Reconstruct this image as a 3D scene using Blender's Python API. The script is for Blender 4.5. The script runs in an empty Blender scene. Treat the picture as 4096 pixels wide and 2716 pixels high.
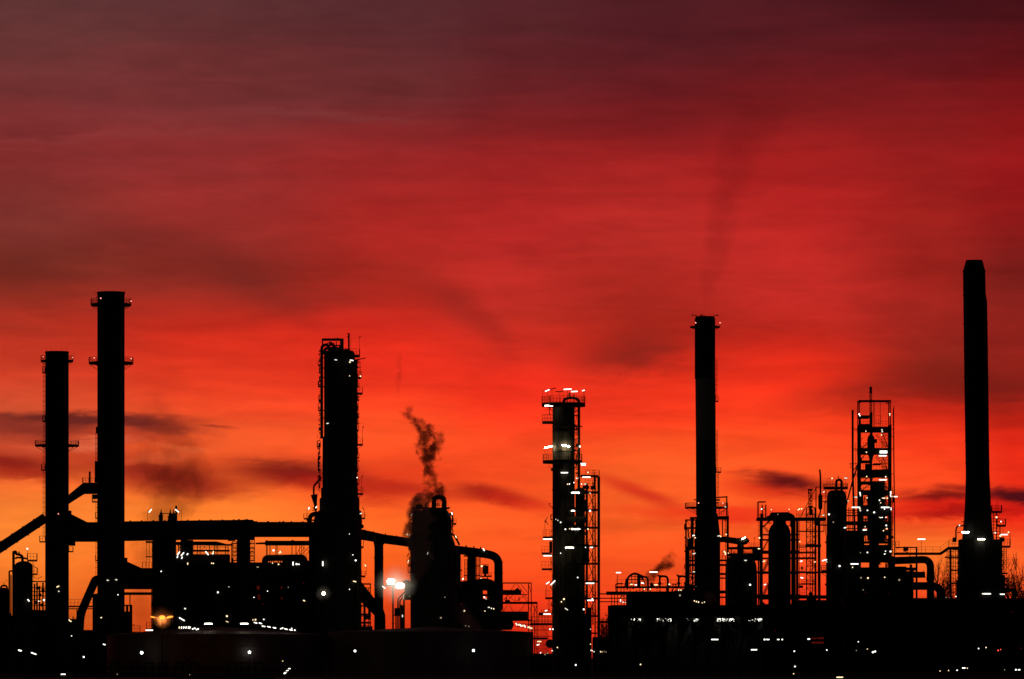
import bpy, math, random
from math import sin, cos, pi, radians
random.seed(7)
C = bpy.context.scene
COL = C.collection
FPX, HY, CAMH = 20000.0, 2625.0, 3.5      # focal length in photo pixels, horizon row, eye height (m)

# ------------------------------------------------------------------ camera
cam = bpy.data.cameras.new('camera'); co = bpy.data.objects.new('camera', cam); COL.objects.link(co)
co.location = (0, 0, CAMH); co.rotation_euler = (radians(90), 0, 0)
cam.sensor_width = 36; cam.lens = 36*FPX/4096
cam.shift_y = (HY-1358)/4096
cam.clip_start = 1; cam.clip_end = 60000
C.camera = co
C.render.resolution_x, C.render.resolution_y = 1024, 679
C.view_settings.view_transform = 'Standard'; C.view_settings.look = 'None'
C.view_settings.exposure = 0; C.view_settings.gamma = 1
C.cycles.use_denoising = True
C.cycles.volume_max_steps = 256
C.cycles.sample_clamp_indirect = 3

# ------------------------------------------------------------------ sky after sunset
def lin(c):
    r = []
    for v in c:
        v /= 255.0
        r.append(v/12.92 if v <= .04045 else ((v+.055)/1.055)**2.4)
    return r
W = bpy.data.worlds.new('World'); C.world = W; W.use_nodes = True
nt = W.node_tree; nt.nodes.clear(); NL = nt.links
def nd(t, **k):
    n = nt.nodes.new(t)
    for a, b in k.items(): setattr(n, a, b)
    return n
def put(sock, v):
    if hasattr(v, 'is_linked') or hasattr(v, 'links'): NL.new(v, sock)
    else: sock.default_value = v
def mt(op, a, b=None, c=None, clamp=False):
    n = nd('ShaderNodeMath', operation=op, use_clamp=clamp)
    put(n.inputs[0], a)
    if b is not None: put(n.inputs[1], b)
    if c is not None: put(n.inputs[2], c)
    return n.outputs[0]
def sstep(v, a, b, lo=0.0, hi=1.0):
    n = nd('ShaderNodeMapRange', interpolation_type='SMOOTHSTEP')
    put(n.inputs[0], v); n.inputs[1].default_value = a; n.inputs[2].default_value = b
    n.inputs[3].default_value = lo; n.inputs[4].default_value = hi
    return n.outputs[0]
def mixc(f, a, b, mode='MIX'):
    n = nd('ShaderNodeMix', data_type='RGBA', blend_type=mode)
    put(n.inputs[0], f); put(n.inputs[6], a); put(n.inputs[7], b)
    return n.outputs[2]
def rgba(c): return (*lin(c), 1.0)
tc = nd('ShaderNodeTexCoord'); sx = nd('ShaderNodeSeparateXYZ'); NL.new(tc.outputs['Generated'], sx.inputs[0])
AZ = mt('ARCTAN2', sx.outputs[0], sx.outputs[1]); EL = mt('ARCSINE', sx.outputs[2])
U0 = mt('MULTIPLY_ADD', AZ, FPX, 2048.0); V0 = mt('MULTIPLY_ADD', EL, -FPX, HY)
def noise(su, sv, det, rough, off, dist=0.0):
    cx = nd('ShaderNodeCombineXYZ'); put(cx.inputs[0], mt('MULTIPLY', U0, 1/su)); put(cx.inputs[1], mt('MULTIPLY', V0, 1/sv)); cx.inputs[2].default_value = off
    n = nd('ShaderNodeTexNoise'); n.inputs['Scale'].default_value = 1.0; n.inputs['Detail'].default_value = det
    n.inputs['Roughness'].default_value = rough; n.inputs['Distortion'].default_value = dist
    NL.new(cx.outputs[0], n.inputs['Vector'])
    return mt('SUBTRACT', n.outputs[0], 0.5)
nBig = noise(1500, 260, 3, .5, 3.1, .6)
nMid = noise(760, 90, 4, .55, 9.4, .5)
nFin = noise(170, 52, 5, .62, 21.0, .6)
nPat = noise(900, 330, 3, .55, 33.0, .8)
V = mt('ADD', V0, mt('ADD', mt('MULTIPLY', nBig, 170.0), mt('MULTIPLY', nMid, 60.0)))
SKY = [
 (70,  [(0,(92,53,52)),(210,(100,50,49)),(400,(115,48,48)),(560,(128,44,45)),(700,(132,46,43)),(850,(128,50,45)),(1000,(122,48,38)),(1110,(112,40,30)),(1250,(150,45,32)),(1350,(190,50,32)),(1500,(215,62,38)),(1620,(225,85,50)),(1760,(215,85,50)),(1850,(200,60,35)),(1930,(245,110,45)),(2000,(255,130,50)),(2200,(252,135,48)),(2400,(228,100,30)),(2620,(190,70,20))]),
 (850, [(0,(92,50,51)),(200,(100,45,46)),(300,(110,46,46)),(450,(127,52,52)),(600,(140,45,45)),(800,(155,46,42)),(950,(148,44,38)),(1080,(122,40,32)),(1180,(150,42,32)),(1300,(185,42,28)),(1400,(215,45,28)),(1550,(240,65,35)),(1650,(238,75,38)),(1780,(238,95,42)),(1900,(232,70,32)),(2050,(252,135,48)),(2200,(250,112,38)),(2400,(232,80,28)),(2620,(190,50,20))]),
 (1590,[(0,(88,45,49)),(200,(95,42,44)),(400,(110,43,44)),(520,(130,38,40)),(700,(160,40,38)),(900,(175,38,33)),(1050,(162,38,30)),(1150,(155,38,29)),(1300,(200,40,28)),(1450,(235,45,28)),(1600,(250,62,32)),(1750,(253,88,38)),(1870,(245,70,32)),(1960,(235,60,28)),(2080,(255,108,38)),(2250,(255,100,32)),(2420,(240,70,24)),(2620,(190,35,16))]),
 (2050,[(0,(83,37,41)),(200,(90,33,37)),(400,(105,31,34)),(600,(138,32,33)),(800,(178,38,36)),(1000,(190,42,38)),(1200,(190,45,36)),(1350,(195,45,31)),(1500,(230,45,28)),(1650,(250,50,28)),(1800,(255,80,35)),(1950,(255,75,32)),(2100,(255,98,37)),(2300,(255,80,30)),(2450,(240,55,24)),(2620,(190,25,15))]),
 (2550,[(0,(78,30,35)),(200,(84,28,33)),(400,(105,27,31)),(600,(138,28,30)),(800,(180,40,36)),(1000,(187,45,38)),(1150,(172,40,31)),(1280,(158,36,26)),(1400,(180,38,25)),(1550,(235,50,28)),(1700,(255,60,30)),(1850,(255,95,38)),(2000,(255,98,38)),(2200,(255,92,35)),(2400,(248,68,28)),(2620,(190,25,15))]),
 (3200,[(0,(72,25,30)),(200,(85,25,30)),(400,(115,26,29)),(600,(155,30,29)),(800,(175,33,31)),(1000,(190,40,36)),(1200,(200,45,38)),(1300,(195,42,31)),(1400,(215,41,26)),(1500,(243,50,28)),(1600,(255,55,28)),(1750,(255,75,32)),(1900,(255,85,35)),(2100,(255,95,36)),(2250,(255,78,32)),(2400,(245,52,28)),(2620,(190,20,15))]),
 (3730,[(0,(66,20,26)),(200,(85,22,28)),(400,(120,25,28)),(600,(147,29,28)),(800,(157,31,28)),(1000,(152,33,28)),(1150,(165,36,29)),(1300,(157,38,30)),(1400,(138,35,25)),(1500,(128,32,22)),(1600,(165,32,21)),(1700,(245,48,25)),(1850,(255,70,30)),(2000,(255,82,34)),(2070,(240,55,28)),(2180,(255,128,44)),(2300,(250,95,35)),(2400,(235,62,28)),(2620,(190,25,15))]),
 (4060,[(0,(70,20,25)),(200,(90,20,25)),(400,(125,22,25)),(600,(150,25,25)),(700,(150,23,25)),(850,(145,24,24)),(1000,(122,26,23)),(1150,(125,32,28)),(1300,(145,33,26)),(1450,(150,36,28)),(1600,(138,29,19)),(1750,(210,35,20)),(1900,(252,50,25)),(2000,(225,40,22)),(2090,(250,38,21)),(2200,(255,105,40)),(2300,(250,85,32)),(2400,(240,66,26)),(2620,(190,25,15))]),
]
VF = mt('MULTIPLY', V, 1/2700.0)
cur = None
for i, (cx_, st) in enumerate(SKY):
    r = nd('ShaderNodeValToRGB'); cr = r.color_ramp; cr.interpolation = 'B_SPLINE'
    NL.new(VF, r.inputs[0])
    for k, (p, c) in enumerate(st):
        e = cr.elements[k] if k < 2 else cr.elements.new(min(1, p/2700.0))
        e.position = p/2700.0
        if k < 2: e.color = rgba(c)
        else: e.color = rgba(c)
    if cur is None: cur = r.outputs[0]
    else: cur = mixc(sstep(mt('ADD', U0, mt('MULTIPLY', nBig, 220.0)), SKY[i-1][0], cx_), cur, r.outputs[0])
# thin streaks of high cloud, lit from below
g = mt('ADD', mt('MULTIPLY', nPat, .45), mt('ADD', mt('MULTIPLY', nMid, .55), mt('MULTIPLY', nFin, .26)))
g = mt('ADD', 1.0, g)
mul = nd('ShaderNodeVectorMath', operation='SCALE'); NL.new(cur, mul.inputs[0]); NL.new(g, mul.inputs['Scale'])
cur = mul.outputs[0]
# separate low cloud banks: centre, half sizes, tilt, tone, strength
wu = mt('MULTIPLY_ADD', nMid, 260.0, mt('MULTIPLY', nFin, 150.0)); wv = mt('MULTIPLY_ADD', nFin, 75.0, mt('MULTIPLY', nMid, 60.0))
UW = mt('ADD', U0, wu); VW = mt('ADD', V0, wv)
def bank(px, py, rx, ry, ang, col, op, hard=.25):
    global cur
    du = mt('SUBTRACT', UW, float(px)); dv = mt('SUBTRACT', VW, float(py)); a = radians(ang)
    p = mt('MULTIPLY_ADD', du, cos(a)/rx, mt('MULTIPLY', dv, sin(a)/rx))
    q = mt('MULTIPLY_ADD', dv, cos(a)/ry, mt('MULTIPLY', du, -sin(a)/ry))
    d = mt('SQRT', mt('ADD', mt('MULTIPLY', p, p), mt('MULTIPLY', q, q)))
    cur = mixc(sstep(d, 1.05, hard, 0.0, op), cur, rgba(col))
for b in [
 (1000,1130,430,110,28,(112,38,31),.5,.0), (620,960,420,70,5,(112,38,34),.5,.0), (60,1080,420,160,0,(105,38,30),.4,0.),
 (1850,1225,330,95,30,(140,36,29),.5,.0), (1980,1340,170,80,50,(160,34,27),.35,.0), (1300,1180,280,45,10,(140,38,30),.4,0.),
 (2520,1420,340,125,-12,(128,34,26),.75,.0), (3500,1560,560,100,-8,(120,30,22),.6,.0), (3950,1560,320,100,0,(105,26,20),.6,0.),
 (430,560,900,30,-3,(145,60,58),.35,.0), (1300,470,620,24,4,(128,58,58),.4,.0), (3300,700,700,60,-12,(150,28,30),.3,0.),
 (60,1740,560,75,2,(150,50,36),.6,.0), (560,1740,420,70,4,(165,50,34),.6,.0), (330,1678,620,40,1,(92,32,30),.92,.25), (100,1708,430,46,2,(110,36,32),.7,.1), (660,1715,320,40,5,(118,38,32),.7,.1), (880,1712,120,14,5,(110,34,32),.6,.1),
 (60,1860,360,66,8,(132,26,20),.9,.1), (120,1905,300,40,6,(165,34,22),.7,.1), (650,1900,520,100,8,(135,26,22),.85,.05), (780,1960,300,70,4,(175,42,28),.5,.0), (330,1775,300,34,-4,(238,112,75),.6,0.), (640,1830,260,30,-3,(245,100,55),.6,0.), (760,1800,160,24,6,(248,110,62),.5,0.),
 (1180,1890,400,78,4,(100,22,20),.92,.1), (1380,1950,480,70,9,(175,26,20),.7,.05), (1640,1955,340,46,9,(175,32,22),.7,.1),
 (1950,1975,230,56,12,(140,22,18),.9,.05), (2080,2010,280,44,12,(215,42,24),.6,.1), (2560,1970,300,44,20,(205,36,24),.75,.05),
 (2780,2060,460,45,4,(232,46,24),.6,.05),
 (3100,1950,330,80,3,(205,26,18),.75,.0), (3150,1930,240,52,8,(88,16,19),.95,.1), (3000,2050,330,45,0,(235,34,22),.6,.1),
 (3880,2030,520,90,0,(228,24,16),.85,.1), (3800,1990,300,58,0,(112,18,18),.9,.1), (4140,2000,330,56,8,(72,14,20),.98,.25), (3900,2062,480,36,0,(165,18,16),.85,.15), (3560,2060,240,40,0,(225,40,24),.5,0.),
]: bank(*b)
# away from the afterglow the sky is dark
el_f = sstep(EL, .12, .8); az_f = sstep(mt('ABSOLUTE', AZ), .25, 1.5)
cur = mixc(el_f, cur, (.012, .007, .012, 1)); cur = mixc(az_f, cur, (.008, .0036, .0042, 1))
cur = mixc(sstep(EL, -.004, -.03), cur, (.002, .001, .001, 1))
bg = nd('ShaderNodeBackground'); NL.new(cur, bg.inputs[0]); bg.inputs[1].default_value = 1.0
wo = nd('ShaderNodeOutputWorld'); NL.new(bg.outputs[0], wo.inputs[0])

# ------------------------------------------------------------------ materials
def mat(name, col, rough=.7, metal=0.0, var=.35, scale=.6, streak=True):
    m = bpy.data.materials.new(name); m.use_nodes = True; t = m.node_tree; b = t.nodes['Principled BSDF']
    co_ = t.nodes.new('ShaderNodeTexCoord'); mp = t.nodes.new('ShaderNodeMapping'); mp.inputs['Scale'].default_value = (scale*3, scale*3, scale*(.4 if streak else 3))
    n = t.nodes.new('ShaderNodeTexNoise'); n.inputs['Detail'].default_value = 6; n.inputs['Scale'].default_value = 1
    r = t.nodes.new('ShaderNodeValToRGB')
    r.color_ramp.elements[0].position = .3; r.color_ramp.elements[1].position = .7
    r.color_ramp.elements[0].color = (*[c*(1-var) for c in col], 1); r.color_ramp.elements[1].color = (*[min(1, c*(1+var)) for c in col], 1)
    t.links.new(co_.outputs['Object'], mp.inputs[0]); t.links.new(mp.outputs[0], n.inputs['Vector']); t.links.new(n.outputs[0], r.inputs[0]); t.links.new(r.outputs[0], b.inputs['Base Color'])
    b.inputs['Roughness'].default_value = rough; b.inputs['Metallic'].default_value = metal
    if 'Specular IOR Level' in b.inputs: b.inputs['Specular IOR Level'].default_value = .2
    return m
def emi(name, col, s):
    m = bpy.data.materials.new(name); m.use_nodes = True; t = m.node_tree; t.nodes.clear()
    e = t.nodes.new('ShaderNodeEmission'); e.inputs[0].default_value = (*col, 1); e.inputs[1].default_value = s
    o = t.nodes.new('ShaderNodeOutputMaterial'); t.links.new(e.outputs[0], o.inputs[0]); return m
steel = mat('dark_steel', (.022,.020,.019), .8)
paint = mat('weathered_paint', (.035,.033,.031), .8)
clad = mat('insulation_cladding', (.08,.065,.042), .6, .0, .45)
vess = mat('vessel_cladding', (.04,.038,.036), .7)
conc = mat('chimney_concrete', (.04,.038,.036), .95, 0, .2)
band = mat('pale_band_concrete', (.26,.24,.25), .95, 0, .12)
tankm = mat('tank_paint', (.12,.09,.085), .75, 0, .3, .12)
wallm = mat('dark_brick', (.02,.018,.017), .95)
ground_m = mat('asphalt', (.035,.034,.033), .95, 0, .4, .05, False)
bark = mat('bark', (.035,.028,.022), .95); leafm = mat('leaves', (.045,.06,.025), .8)
fit = mat('fitting_housing', (.05,.05,.05), .6)
ML = {'w': emi('white_lamp', (1,.97,.86), 2.6), 'y': emi('warm_lamp', (1,.74,.40), 2.0), 'r': emi('red_lamp', (1,.08,.04), 2),
      'p': emi('pale_red_beacon', (1,.30,.22), 2.5), 'o': emi('sodium_lamp', (1,.24,.025), 3), 'f': emi('flood_lamp', (1,.93,.72), 22), 'g': emi('globe_lamp', (.93,1,.93), 5), 'h': emi('hot_tube', (1,.92,.70), 14), 'H': emi('hottest_tube', (1,.90,.62), 55), 'v': emi('faint_lamp', (1,.93,.75), 1.1), 'u': emi('aged_lamp', (1,.80,.50), 1.6),
      'd': emi('dim_lamp', (1,.8,.5), .45), 'q': emi('dim_red_window', (.6,.03,.015), .12), 's': emi('dim_white_strip', (1,.8,.7), .05)}

# ------------------------------------------------------------------ mesh builder, in photo-pixel units scaled by the distance D
class M:
    def __init__(s): s.v = []; s.f = []
    def add(s, vs, fs):
        o = len(s.v); s.v += vs; s.f += [tuple(i+o for i in f) for f in fs]; return s
    def box(s, x0, x1, y0, y1, d0=-6, d1=6):
        v = [(x, d, HY-y) for x in (x0, x1) for d in (d0, d1) for y in (y1, y0)]
        return s.add(v, [(0,1,3,2),(4,6,7,5),(0,4,5,1),(2,3,7,6),(0,2,6,4),(1,5,7,3)])
    def prism(s, poly, d0, d1):
        n = len(poly); v = [(x, d0, HY-y) for x, y in poly]+[(x, d1, HY-y) for x, y in poly]
        return s.add(v, [tuple(range(n)), tuple(range(2*n-1, n-1, -1))]+[(i, i+n, (i+1) % n+n, (i+1) % n) for i in range(n)])
    def lathe(s, x, prof, d=0, seg=24):
        v = []; f = []; n = len(prof)
        for r, y in prof:
            for k in range(seg): a = 2*pi*k/seg; v.append((x+r*cos(a), d+r*sin(a), HY-y))
        for i in range(n-1):
            for k in range(seg): j = (k+1) % seg; f.append((i*seg+k, (i+1)*seg+k, (i+1)*seg+j, i*seg+j))
        f.append(tuple(range(seg))); f.append(tuple(range(n*seg-1, (n-1)*seg-1, -1)))
        return s.add(v, f)
    def cyl(s, x, y0, y1, r, d=0, seg=16, r2=None): return s.lathe(x, [(r, y0), (r2 or r, y1)], d, seg)
    def vessel(s, x, y0, y1, r, d=0, seg=28, dome=.6):
        return s.lathe(x, [(max(.5, r*sin(a)), y0+r*dome*(1-cos(a))) for a in [i*pi/16 for i in range(1, 9)]]+[(r, y1)], d, seg)
    def tube(s, pts, r, seg=8):
        pts = [(p[0], (p[2] if len(p) > 2 else 0), HY-p[1]) for p in pts]
        n = len(pts); v = []; f = []
        def sub(a, b): return [a[i]-b[i] for i in range(3)]
        def nrm(a):
            l = math.sqrt(sum(c*c for c in a)) or 1; return [c/l for c in a]
        def crs(a, b): return [a[1]*b[2]-a[2]*b[1], a[2]*b[0]-a[0]*b[2], a[0]*b[1]-a[1]*b[0]]
        up = None
        for i, p in enumerate(pts):
            t = nrm(sub(pts[min(i+1, n-1)], pts[max(i-1, 0)]))
            if up is None: up = [0, 1, 0] if abs(t[1]) < .9 else [1, 0, 0]
            a = nrm(crs(t, up)); b = crs(a, t); up = b
            rr = r[i] if isinstance(r, (list, tuple)) else r
            for k in range(seg):
                q = 2*pi*(k+.5)/seg; v.append(tuple(p[j]+rr*(a[j]*cos(q)+b[j]*sin(q)) for j in range(3)))
        for i in range(n-1):
            for k in range(seg): j = (k+1) % seg; f.append((i*seg+k, i*seg+j, (i+1)*seg+j, (i+1)*seg+k))
        f.append(tuple(range(seg-1, -1, -1))); f.append(tuple(range((n-1)*seg, n*seg)))
        return s.add(v, f)
    def bar(s, x0, y0, x1, y1, w=1.5, d=0, d1=None): return s.tube([(x0, y0, d), (x1, y1, d if d1 is None else d1)], w*.7, 4)
    def pipe(s, pts, r, rad=None, seg=10):
        rad = rad or r*2.2; out = [pts[0]]
        P3 = [(p[0], p[1], p[2] if len(p) > 2 else 0) for p in pts]; out = [P3[0]]
        for i in range(1, len(P3)-1):
            a, b, c = P3[i-1], P3[i], P3[i+1]
            la = math.dist(a, b); lc = math.dist(b, c); q = min(rad, la*.49, lc*.49)
            s0 = [b[j]+(a[j]-b[j])*q/la for j in range(3)]; s1 = [b[j]+(c[j]-b[j])*q/lc for j in range(3)]
            for k in range(7):
                t = k/6; out.append(tuple((1-t)**2*s0[j]+2*t*(1-t)*b[j]+t*t*s1[j] for j in range(3)))
        out.append(P3[-1]); return s.tube(out, r, seg)
    def drum(s, x0, x1, y, r, d=0, seg=18):
        h = r*.5; pts = []; rs = []
        for i in range(1, 7): a = i*pi/12; pts.append((x0+h*(1-sin(a)) if 0 else x0+h*(1-math.sin(a)), y, d)); rs.append(r*math.sqrt(max(.02, 1-(1-math.sin(a))**2)) if i < 6 else r)
        q = [(x1-(p[0]-x0), y, d) for p in reversed(pts)]
        return s.tube(pts+q, rs+list(reversed(rs)), seg)
    def ball(s, x, y, r, d=0, seg=10):
        return s.lathe(x, [(max(.02, r*sin(a)), y-r*cos(a)) for a in [i*pi/8 for i in range(0, 9)]], d, seg)
    def rail(s, pts, h=20, step=14, w=1.1):
        for lv in (1, .5, .04):
            for a, b in zip(pts[:-1], pts[1:]): s.tube([(a[0], a[1]-h*lv, a[2]), (b[0], b[1]-h*lv, b[2])], (w if lv > .9 else w*.8 if lv > .2 else w)*.7, 4)
        for a, b in zip(pts[:-1], pts[1:]):
            L = math.dist(a, b); n = max(1, int(L/step+.5))
            for k in range(n+1):
                t = k/n; x, y, d = [a[j]+(b[j]-a[j])*t for j in range(3)]; s.tube([(x, y, d), (x, y-h, d)], w*.7, 4)
        return s
    def ladder(s, x, y0, y1, d=0, w=7, cage=True, step=7):
        for q in (-w/2, w/2): s.bar(x+q, y0, x+q, y1, 1.0, d)
        y = y0
        while y < y1: s.bar(x-w/2, y, x+w/2, y, .8, d); y += step
        if cage:
            y = y0
            while y < y1:
                s.tube([(x+w*.8*cos(a), y, d-w*1.0+w*1.0*sin(a)) for a in [i*pi/4 for i in range(9)]], .6, 4); y += 20
        return s
    def truss(s, x0, x1, y0, y1, d0=-8, d1=8, n=4, w=2, x=True):
        for d in (d0, d1):
            s.bar(x0, y0, x0, y1, w, d); s.bar(x1, y0, x1, y1, w, d)
            for k in range(n):
                a = y0+(y1-y0)*k/n; b = y0+(y1-y0)*(k+1)/n
                s.bar(x0, a, x1, a, w*.7, d)
                s.bar(x0, a, x1, b, w*.5, d) if k % 2 else s.bar(x1, a, x0, b, w*.5, d)
                if x and d == d0: s.bar(x1, a, x0, b, w*.5, d) if k % 2 else s.bar(x0, a, x1, b, w*.5, d)
        return s
    def build(s, name, m, D, origin=(0,0,0), parent=None, smooth=False):
        k = D/FPX; me = bpy.data.meshes.new(name)
        me.from_pydata([((x-2048)*k-origin[0], D+d*k-origin[1], CAMH+z*k-origin[2]) for x, d, z in s.v], [], s.f)
        me.materials.append(m); me.update()
        if smooth:
            for p in me.polygons: p.use_smooth = len(p.vertices) == 4
            me.set_sharp_from_angle(angle=radians(40))
        o = bpy.data.objects.new(name, me); COL.objects.link(o)
        if parent: o.parent = parent
        return o
def tag(o, label=None, cat=None, group=None, kind=None):
    if label: o['label'] = label
    if cat: o['category'] = cat
    if group: o['group'] = group
    if kind: o['kind'] = kind
    return o
def glow(t, x, y, d, power, col, size=.25):
    """the light that a lantern gives off"""
    l = bpy.data.lights.new('lantern_light', 'POINT'); l.energy = power; l.color = col; l.shadow_soft_size = size
    o = bpy.data.objects.new('lantern_light', l); COL.objects.link(o); k = t.D/FPX; o.parent = t.o
    o.location = ((x-2048)*k-t.loc[0], d*k, CAMH+(HY-y)*k)
def clutter(t, cols, seed, n, mtl=None, name='edge_pipework'):
    """small brackets, pipe stubs, valves and hand wheels on given edges: (x, y0, y1, side, reach)"""
    random.seed(seed); m = M()
    for x, y0, y1, sd, reach in cols:
        for k in range(n):
            y = y0+(y1-y0)*(k+random.random())/n; r = reach*(.35+.65*random.random()); q = random.random(); d = random.uniform(-8, 8)
            if q < .35: m.bar(x, y, x+sd*r, y, random.choice((1.2, 2, 3)), d)
            elif q < .6: h = random.uniform(10, 34); m.pipe([(x, y, d), (x+sd*r*.8, y, d), (x+sd*r*.8, y+h, d), (x, y+h, d)], random.choice((1.2, 1.8, 2.4)), 3, 6)
            elif q < .75: m.box(min(x, x+sd*r*.7), max(x, x+sd*r*.7), y, y+random.uniform(4, 14), d-4, d+4)
            elif q < .88: m.ball(x+sd*r*.5, y, random.uniform(2.5, 4.5), d).bar(x, y, x+sd*r, y, 1.2, d)
            else: m.bar(x, y+12, x+sd*r, y, 1.4, d).bar(x, y, x+sd*r, y, 2, d)
    t.add(name, m, mtl or steel)
class T:
    """a thing: an Empty on the ground that parents its parts"""
    def __init__(s, name, label, cat, D, x, group=None, base=None):
        s.D = D; k = D/FPX; s.o = bpy.data.objects.new(name, None); COL.objects.link(s.o)
        s.o.location = ((x-2048)*k, D, 0); s.loc = tuple(s.o.location); tag(s.o, label, cat, group, 'thing')
    def add(s, name, m, mt_=None, sub=None, smooth=False):
        return m.build(name, mt_ or steel, s.D, s.loc, sub or s.o, smooth)
    def lamp(s, x, y, w=8, ang=0, col='w', h=None, d=-40, pole=None):
        a = radians(ang); h = h or (4.6 if w > 20 else 4.2); L = max(w-h, 1)/2; r = h/2
        hd = M()
        nx, ny = -sin(a)*(r+.6), -cos(a)*(r+.6)
        hd.tube([(x-cos(a)*(L+2)+nx, y+sin(a)*(L+2)+ny, d+1), (x+cos(a)*(L+2)+nx, y-sin(a)*(L+2)+ny, d+1)], 1.3, 4)
        hd.bar(x+nx, y+ny, x+nx, y+ny, 1, d, d+8)
        if pole: hd.bar(pole[0], y+ny, pole[0], pole[1], 1.3, d+2); hd.bar(x+nx, y+ny, pole[0], y+ny, 1.1, d+2)
        f = s.add('light_fitting', hd, fit)
        tb = M()
        if w <= 9: tb.ball(x, y, max(w*.8, 3.6)/2, d-1, 8)
        else: tb.tube([(x-cos(a)*(L+r*.7), y+sin(a)*(L+r*.7), d), (x-cos(a)*L, y+sin(a)*L, d), (x+cos(a)*L, y-sin(a)*L, d), (x+cos(a)*(L+r*.7), y-sin(a)*(L+r*.7), d)], [r*.55, r, r, r*.55], 6)
        s.add('tube' if w > 9 else 'bulb', tb, ML[col], f)
    def lamps(s, L, d=-40):
        for l in L:
            plain = len(l) < 5; l = list(l)+[8, 0, 'w'][len(l)-2:]
            if plain and l[2] <= 18: l[4] = 'wwvuwyvw'[int(l[0]*7+l[1]*3) % 8]; l[2] *= (.75, .9, 1)[int(l[0]+l[1]*5) % 3]
            s.lamp(l[0], l[1], l[2], l[3], l[4], d=d)
    def ring(s, x, y, rin, rout, h=20, t=8, a0=0, a1=360, br=0, m=None, d=0):
        """round platform: deck, brackets and railing"""
        n = 20; A = [radians(a0+(a1-a0)*i/n) for i in range(n+1)]; dk = M()
        for a, b in zip(A[:-1], A[1:]):
            v = [(x+r*cos(q), d-r*sin(q), HY-yy) for yy in (y, y+t) for q in (a, b) for r in (rin, rout)]
            dk.add(v, [(0,1,3,2),(4,6,7,5),(1,5,7,3),(0,2,6,4),(0,4,5,1),(2,3,7,6)])
        if br:
            for k in range(8):
                a = radians(a0+(a1-a0)*k/8); dk.bar(x+rout*.96*cos(a), y+t, x+rin*cos(a), y+t+br, 1.8, d-rout*.96*sin(a), d-rin*sin(a))
        p = s.add('platform', dk, m or steel)
        s.add('railing', M().rail([(x+rout*cos(a), y, d-rout*sin(a)) for a in A], h, 16), steel, p)
        return p
    def plat(s, x0, x1, y, h=22, t=6, d0=-30, d1=10, br=None, rails='lfr'):
        dk = M().box(x0, x1, y, y+t, d0, d1)
        if br == 'r': dk.bar(x0+3, y+t, x1, y+t+(x1-x0)*.7, 1.6, d0+4)
        if br == 'l': dk.bar(x1-3, y+t, x0, y+t+(x1-x0)*.7, 1.6, d0+4)
        p = s.add('platform', dk, steel)
        pts = [(x0, y, d1), (x0, y, d0), (x1, y, d0), (x1, y, d1)]
        s.add('railing', M().rail(pts, h, 12), steel, p)

# ------------------------------------------------------------------ the ground
gm = bpy.data.meshes.new('ground'); gm.from_pydata([(-9000, -200, 0), (9000, -200, 0), (9000, 9000, 0), (-9000, 9000, 0)], [], [(0,1,2,3)]); gm.materials.append(ground_m)
go = bpy.data.objects.new('ground', gm); COL.objects.link(go); tag(go, kind='structure')
GY = lambda D: HY+CAMH*FPX/D      # photo row of the ground at distance D
DL = 1000; G0 = GY(DL)

# ------------------------------------------------------------------ two chimneys on the left
t = T('chimney', 'shorter of the two round chimneys at the left, second platform halfway down', 'chimney', DL, 228, 'slim chimneys of the refinery')
t.add('shaft', M().lathe(228, [(40, 1409), (48, 1406), (48.5, 1411), (46.5, 1413), (47, 1780), (47.5, G0)], 0, 40), conc, smooth=True)
for q in (-38, -20, 20, 36): t.add('lightning_rod', M().bar(228+q, 1408, 228+q*1.15, 1390, .8, -20))
t.ring(228, 1442, 47, 65, 18, 6, br=10); t.ring(228, 1780, 47, 88, 17, 6, br=20)
lm = M().ladder(176, 1445, 1780, 0, 6).ladder(175, 1790, 2150, 0, 6)
t.add('ladder', lm)
for a, b, y in ((171, 181, 1490), (171, 181, 1684), (166, 181, 1879), (159, 181, 2166)): t.plat(a, b, y, 22, 4, -12, 12)
t.plat(275, 292, 2205, 18, 4, -14, 14)
for x, y in ((173, 1427), (291, 1430)): t.lamp(x, y, 5, 0, 'p', d=-4, pole=(x, 1442))
t.lamp(238, 2057, 5, 0, 'p', d=-50)
t.lamps([(236,2347,14,25),(240,2366,7)], -52)

t = T('chimney', 'tall round chimney at the left with railed platforms and red beacon lights', 'chimney', DL, 444, 'slim chimneys of the refinery')
t.add('shaft', M().lathe(444, [(46, 1170), (56, 1168), (56.5, 1175), (54.5, 1178), (54.5, 2300), (55, G0)], 0, 40), conc, smooth=True)
t.add('lightning_rod', M().bar(386, 1216, 386, 1184, 1.5).bar(386, 1186, 374, 1162, .9)); t.add('lightning_rod', M().bar(494, 1172, 505, 1155, .9))
t.ring(444, 1216, 54, 81, 20, 8, br=12); t.ring(444, 1450, 54, 89, 20, 7, br=22)
for x, y, yy, d in ((409,1198,1216,-72), (525,1205,1216,-8), (382,1435,1450,-60), (527,1436,1450,-30)): t.lamp(x, y, 6, 0, 'p', d=d, pole=(x, yy))
t.add('cable_box', M().box(380, 392, 1845, 1930, -14, 14).box(369, 392, 1978, 1996, -14, 14).box(384, 390, 1707, 1734, -8, 8))
t.add('ladder', M().ladder(385, 1734, 1845, 0, 6).ladder(386, 2010, 2315, 0, 6))
t.plat(369, 392, 2006, 12, 4, -14, 14); t.plat(382, 392, 2071, 20, 4, -12, 12); t.plat(382, 392, 2240, 20, 4, -12, 12)
t.lamps([(436,2322,11,-5),(470,2320,11,-15),(391,2379,5),(477,2380,5),(410,2471,9,-20)], -62)

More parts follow.
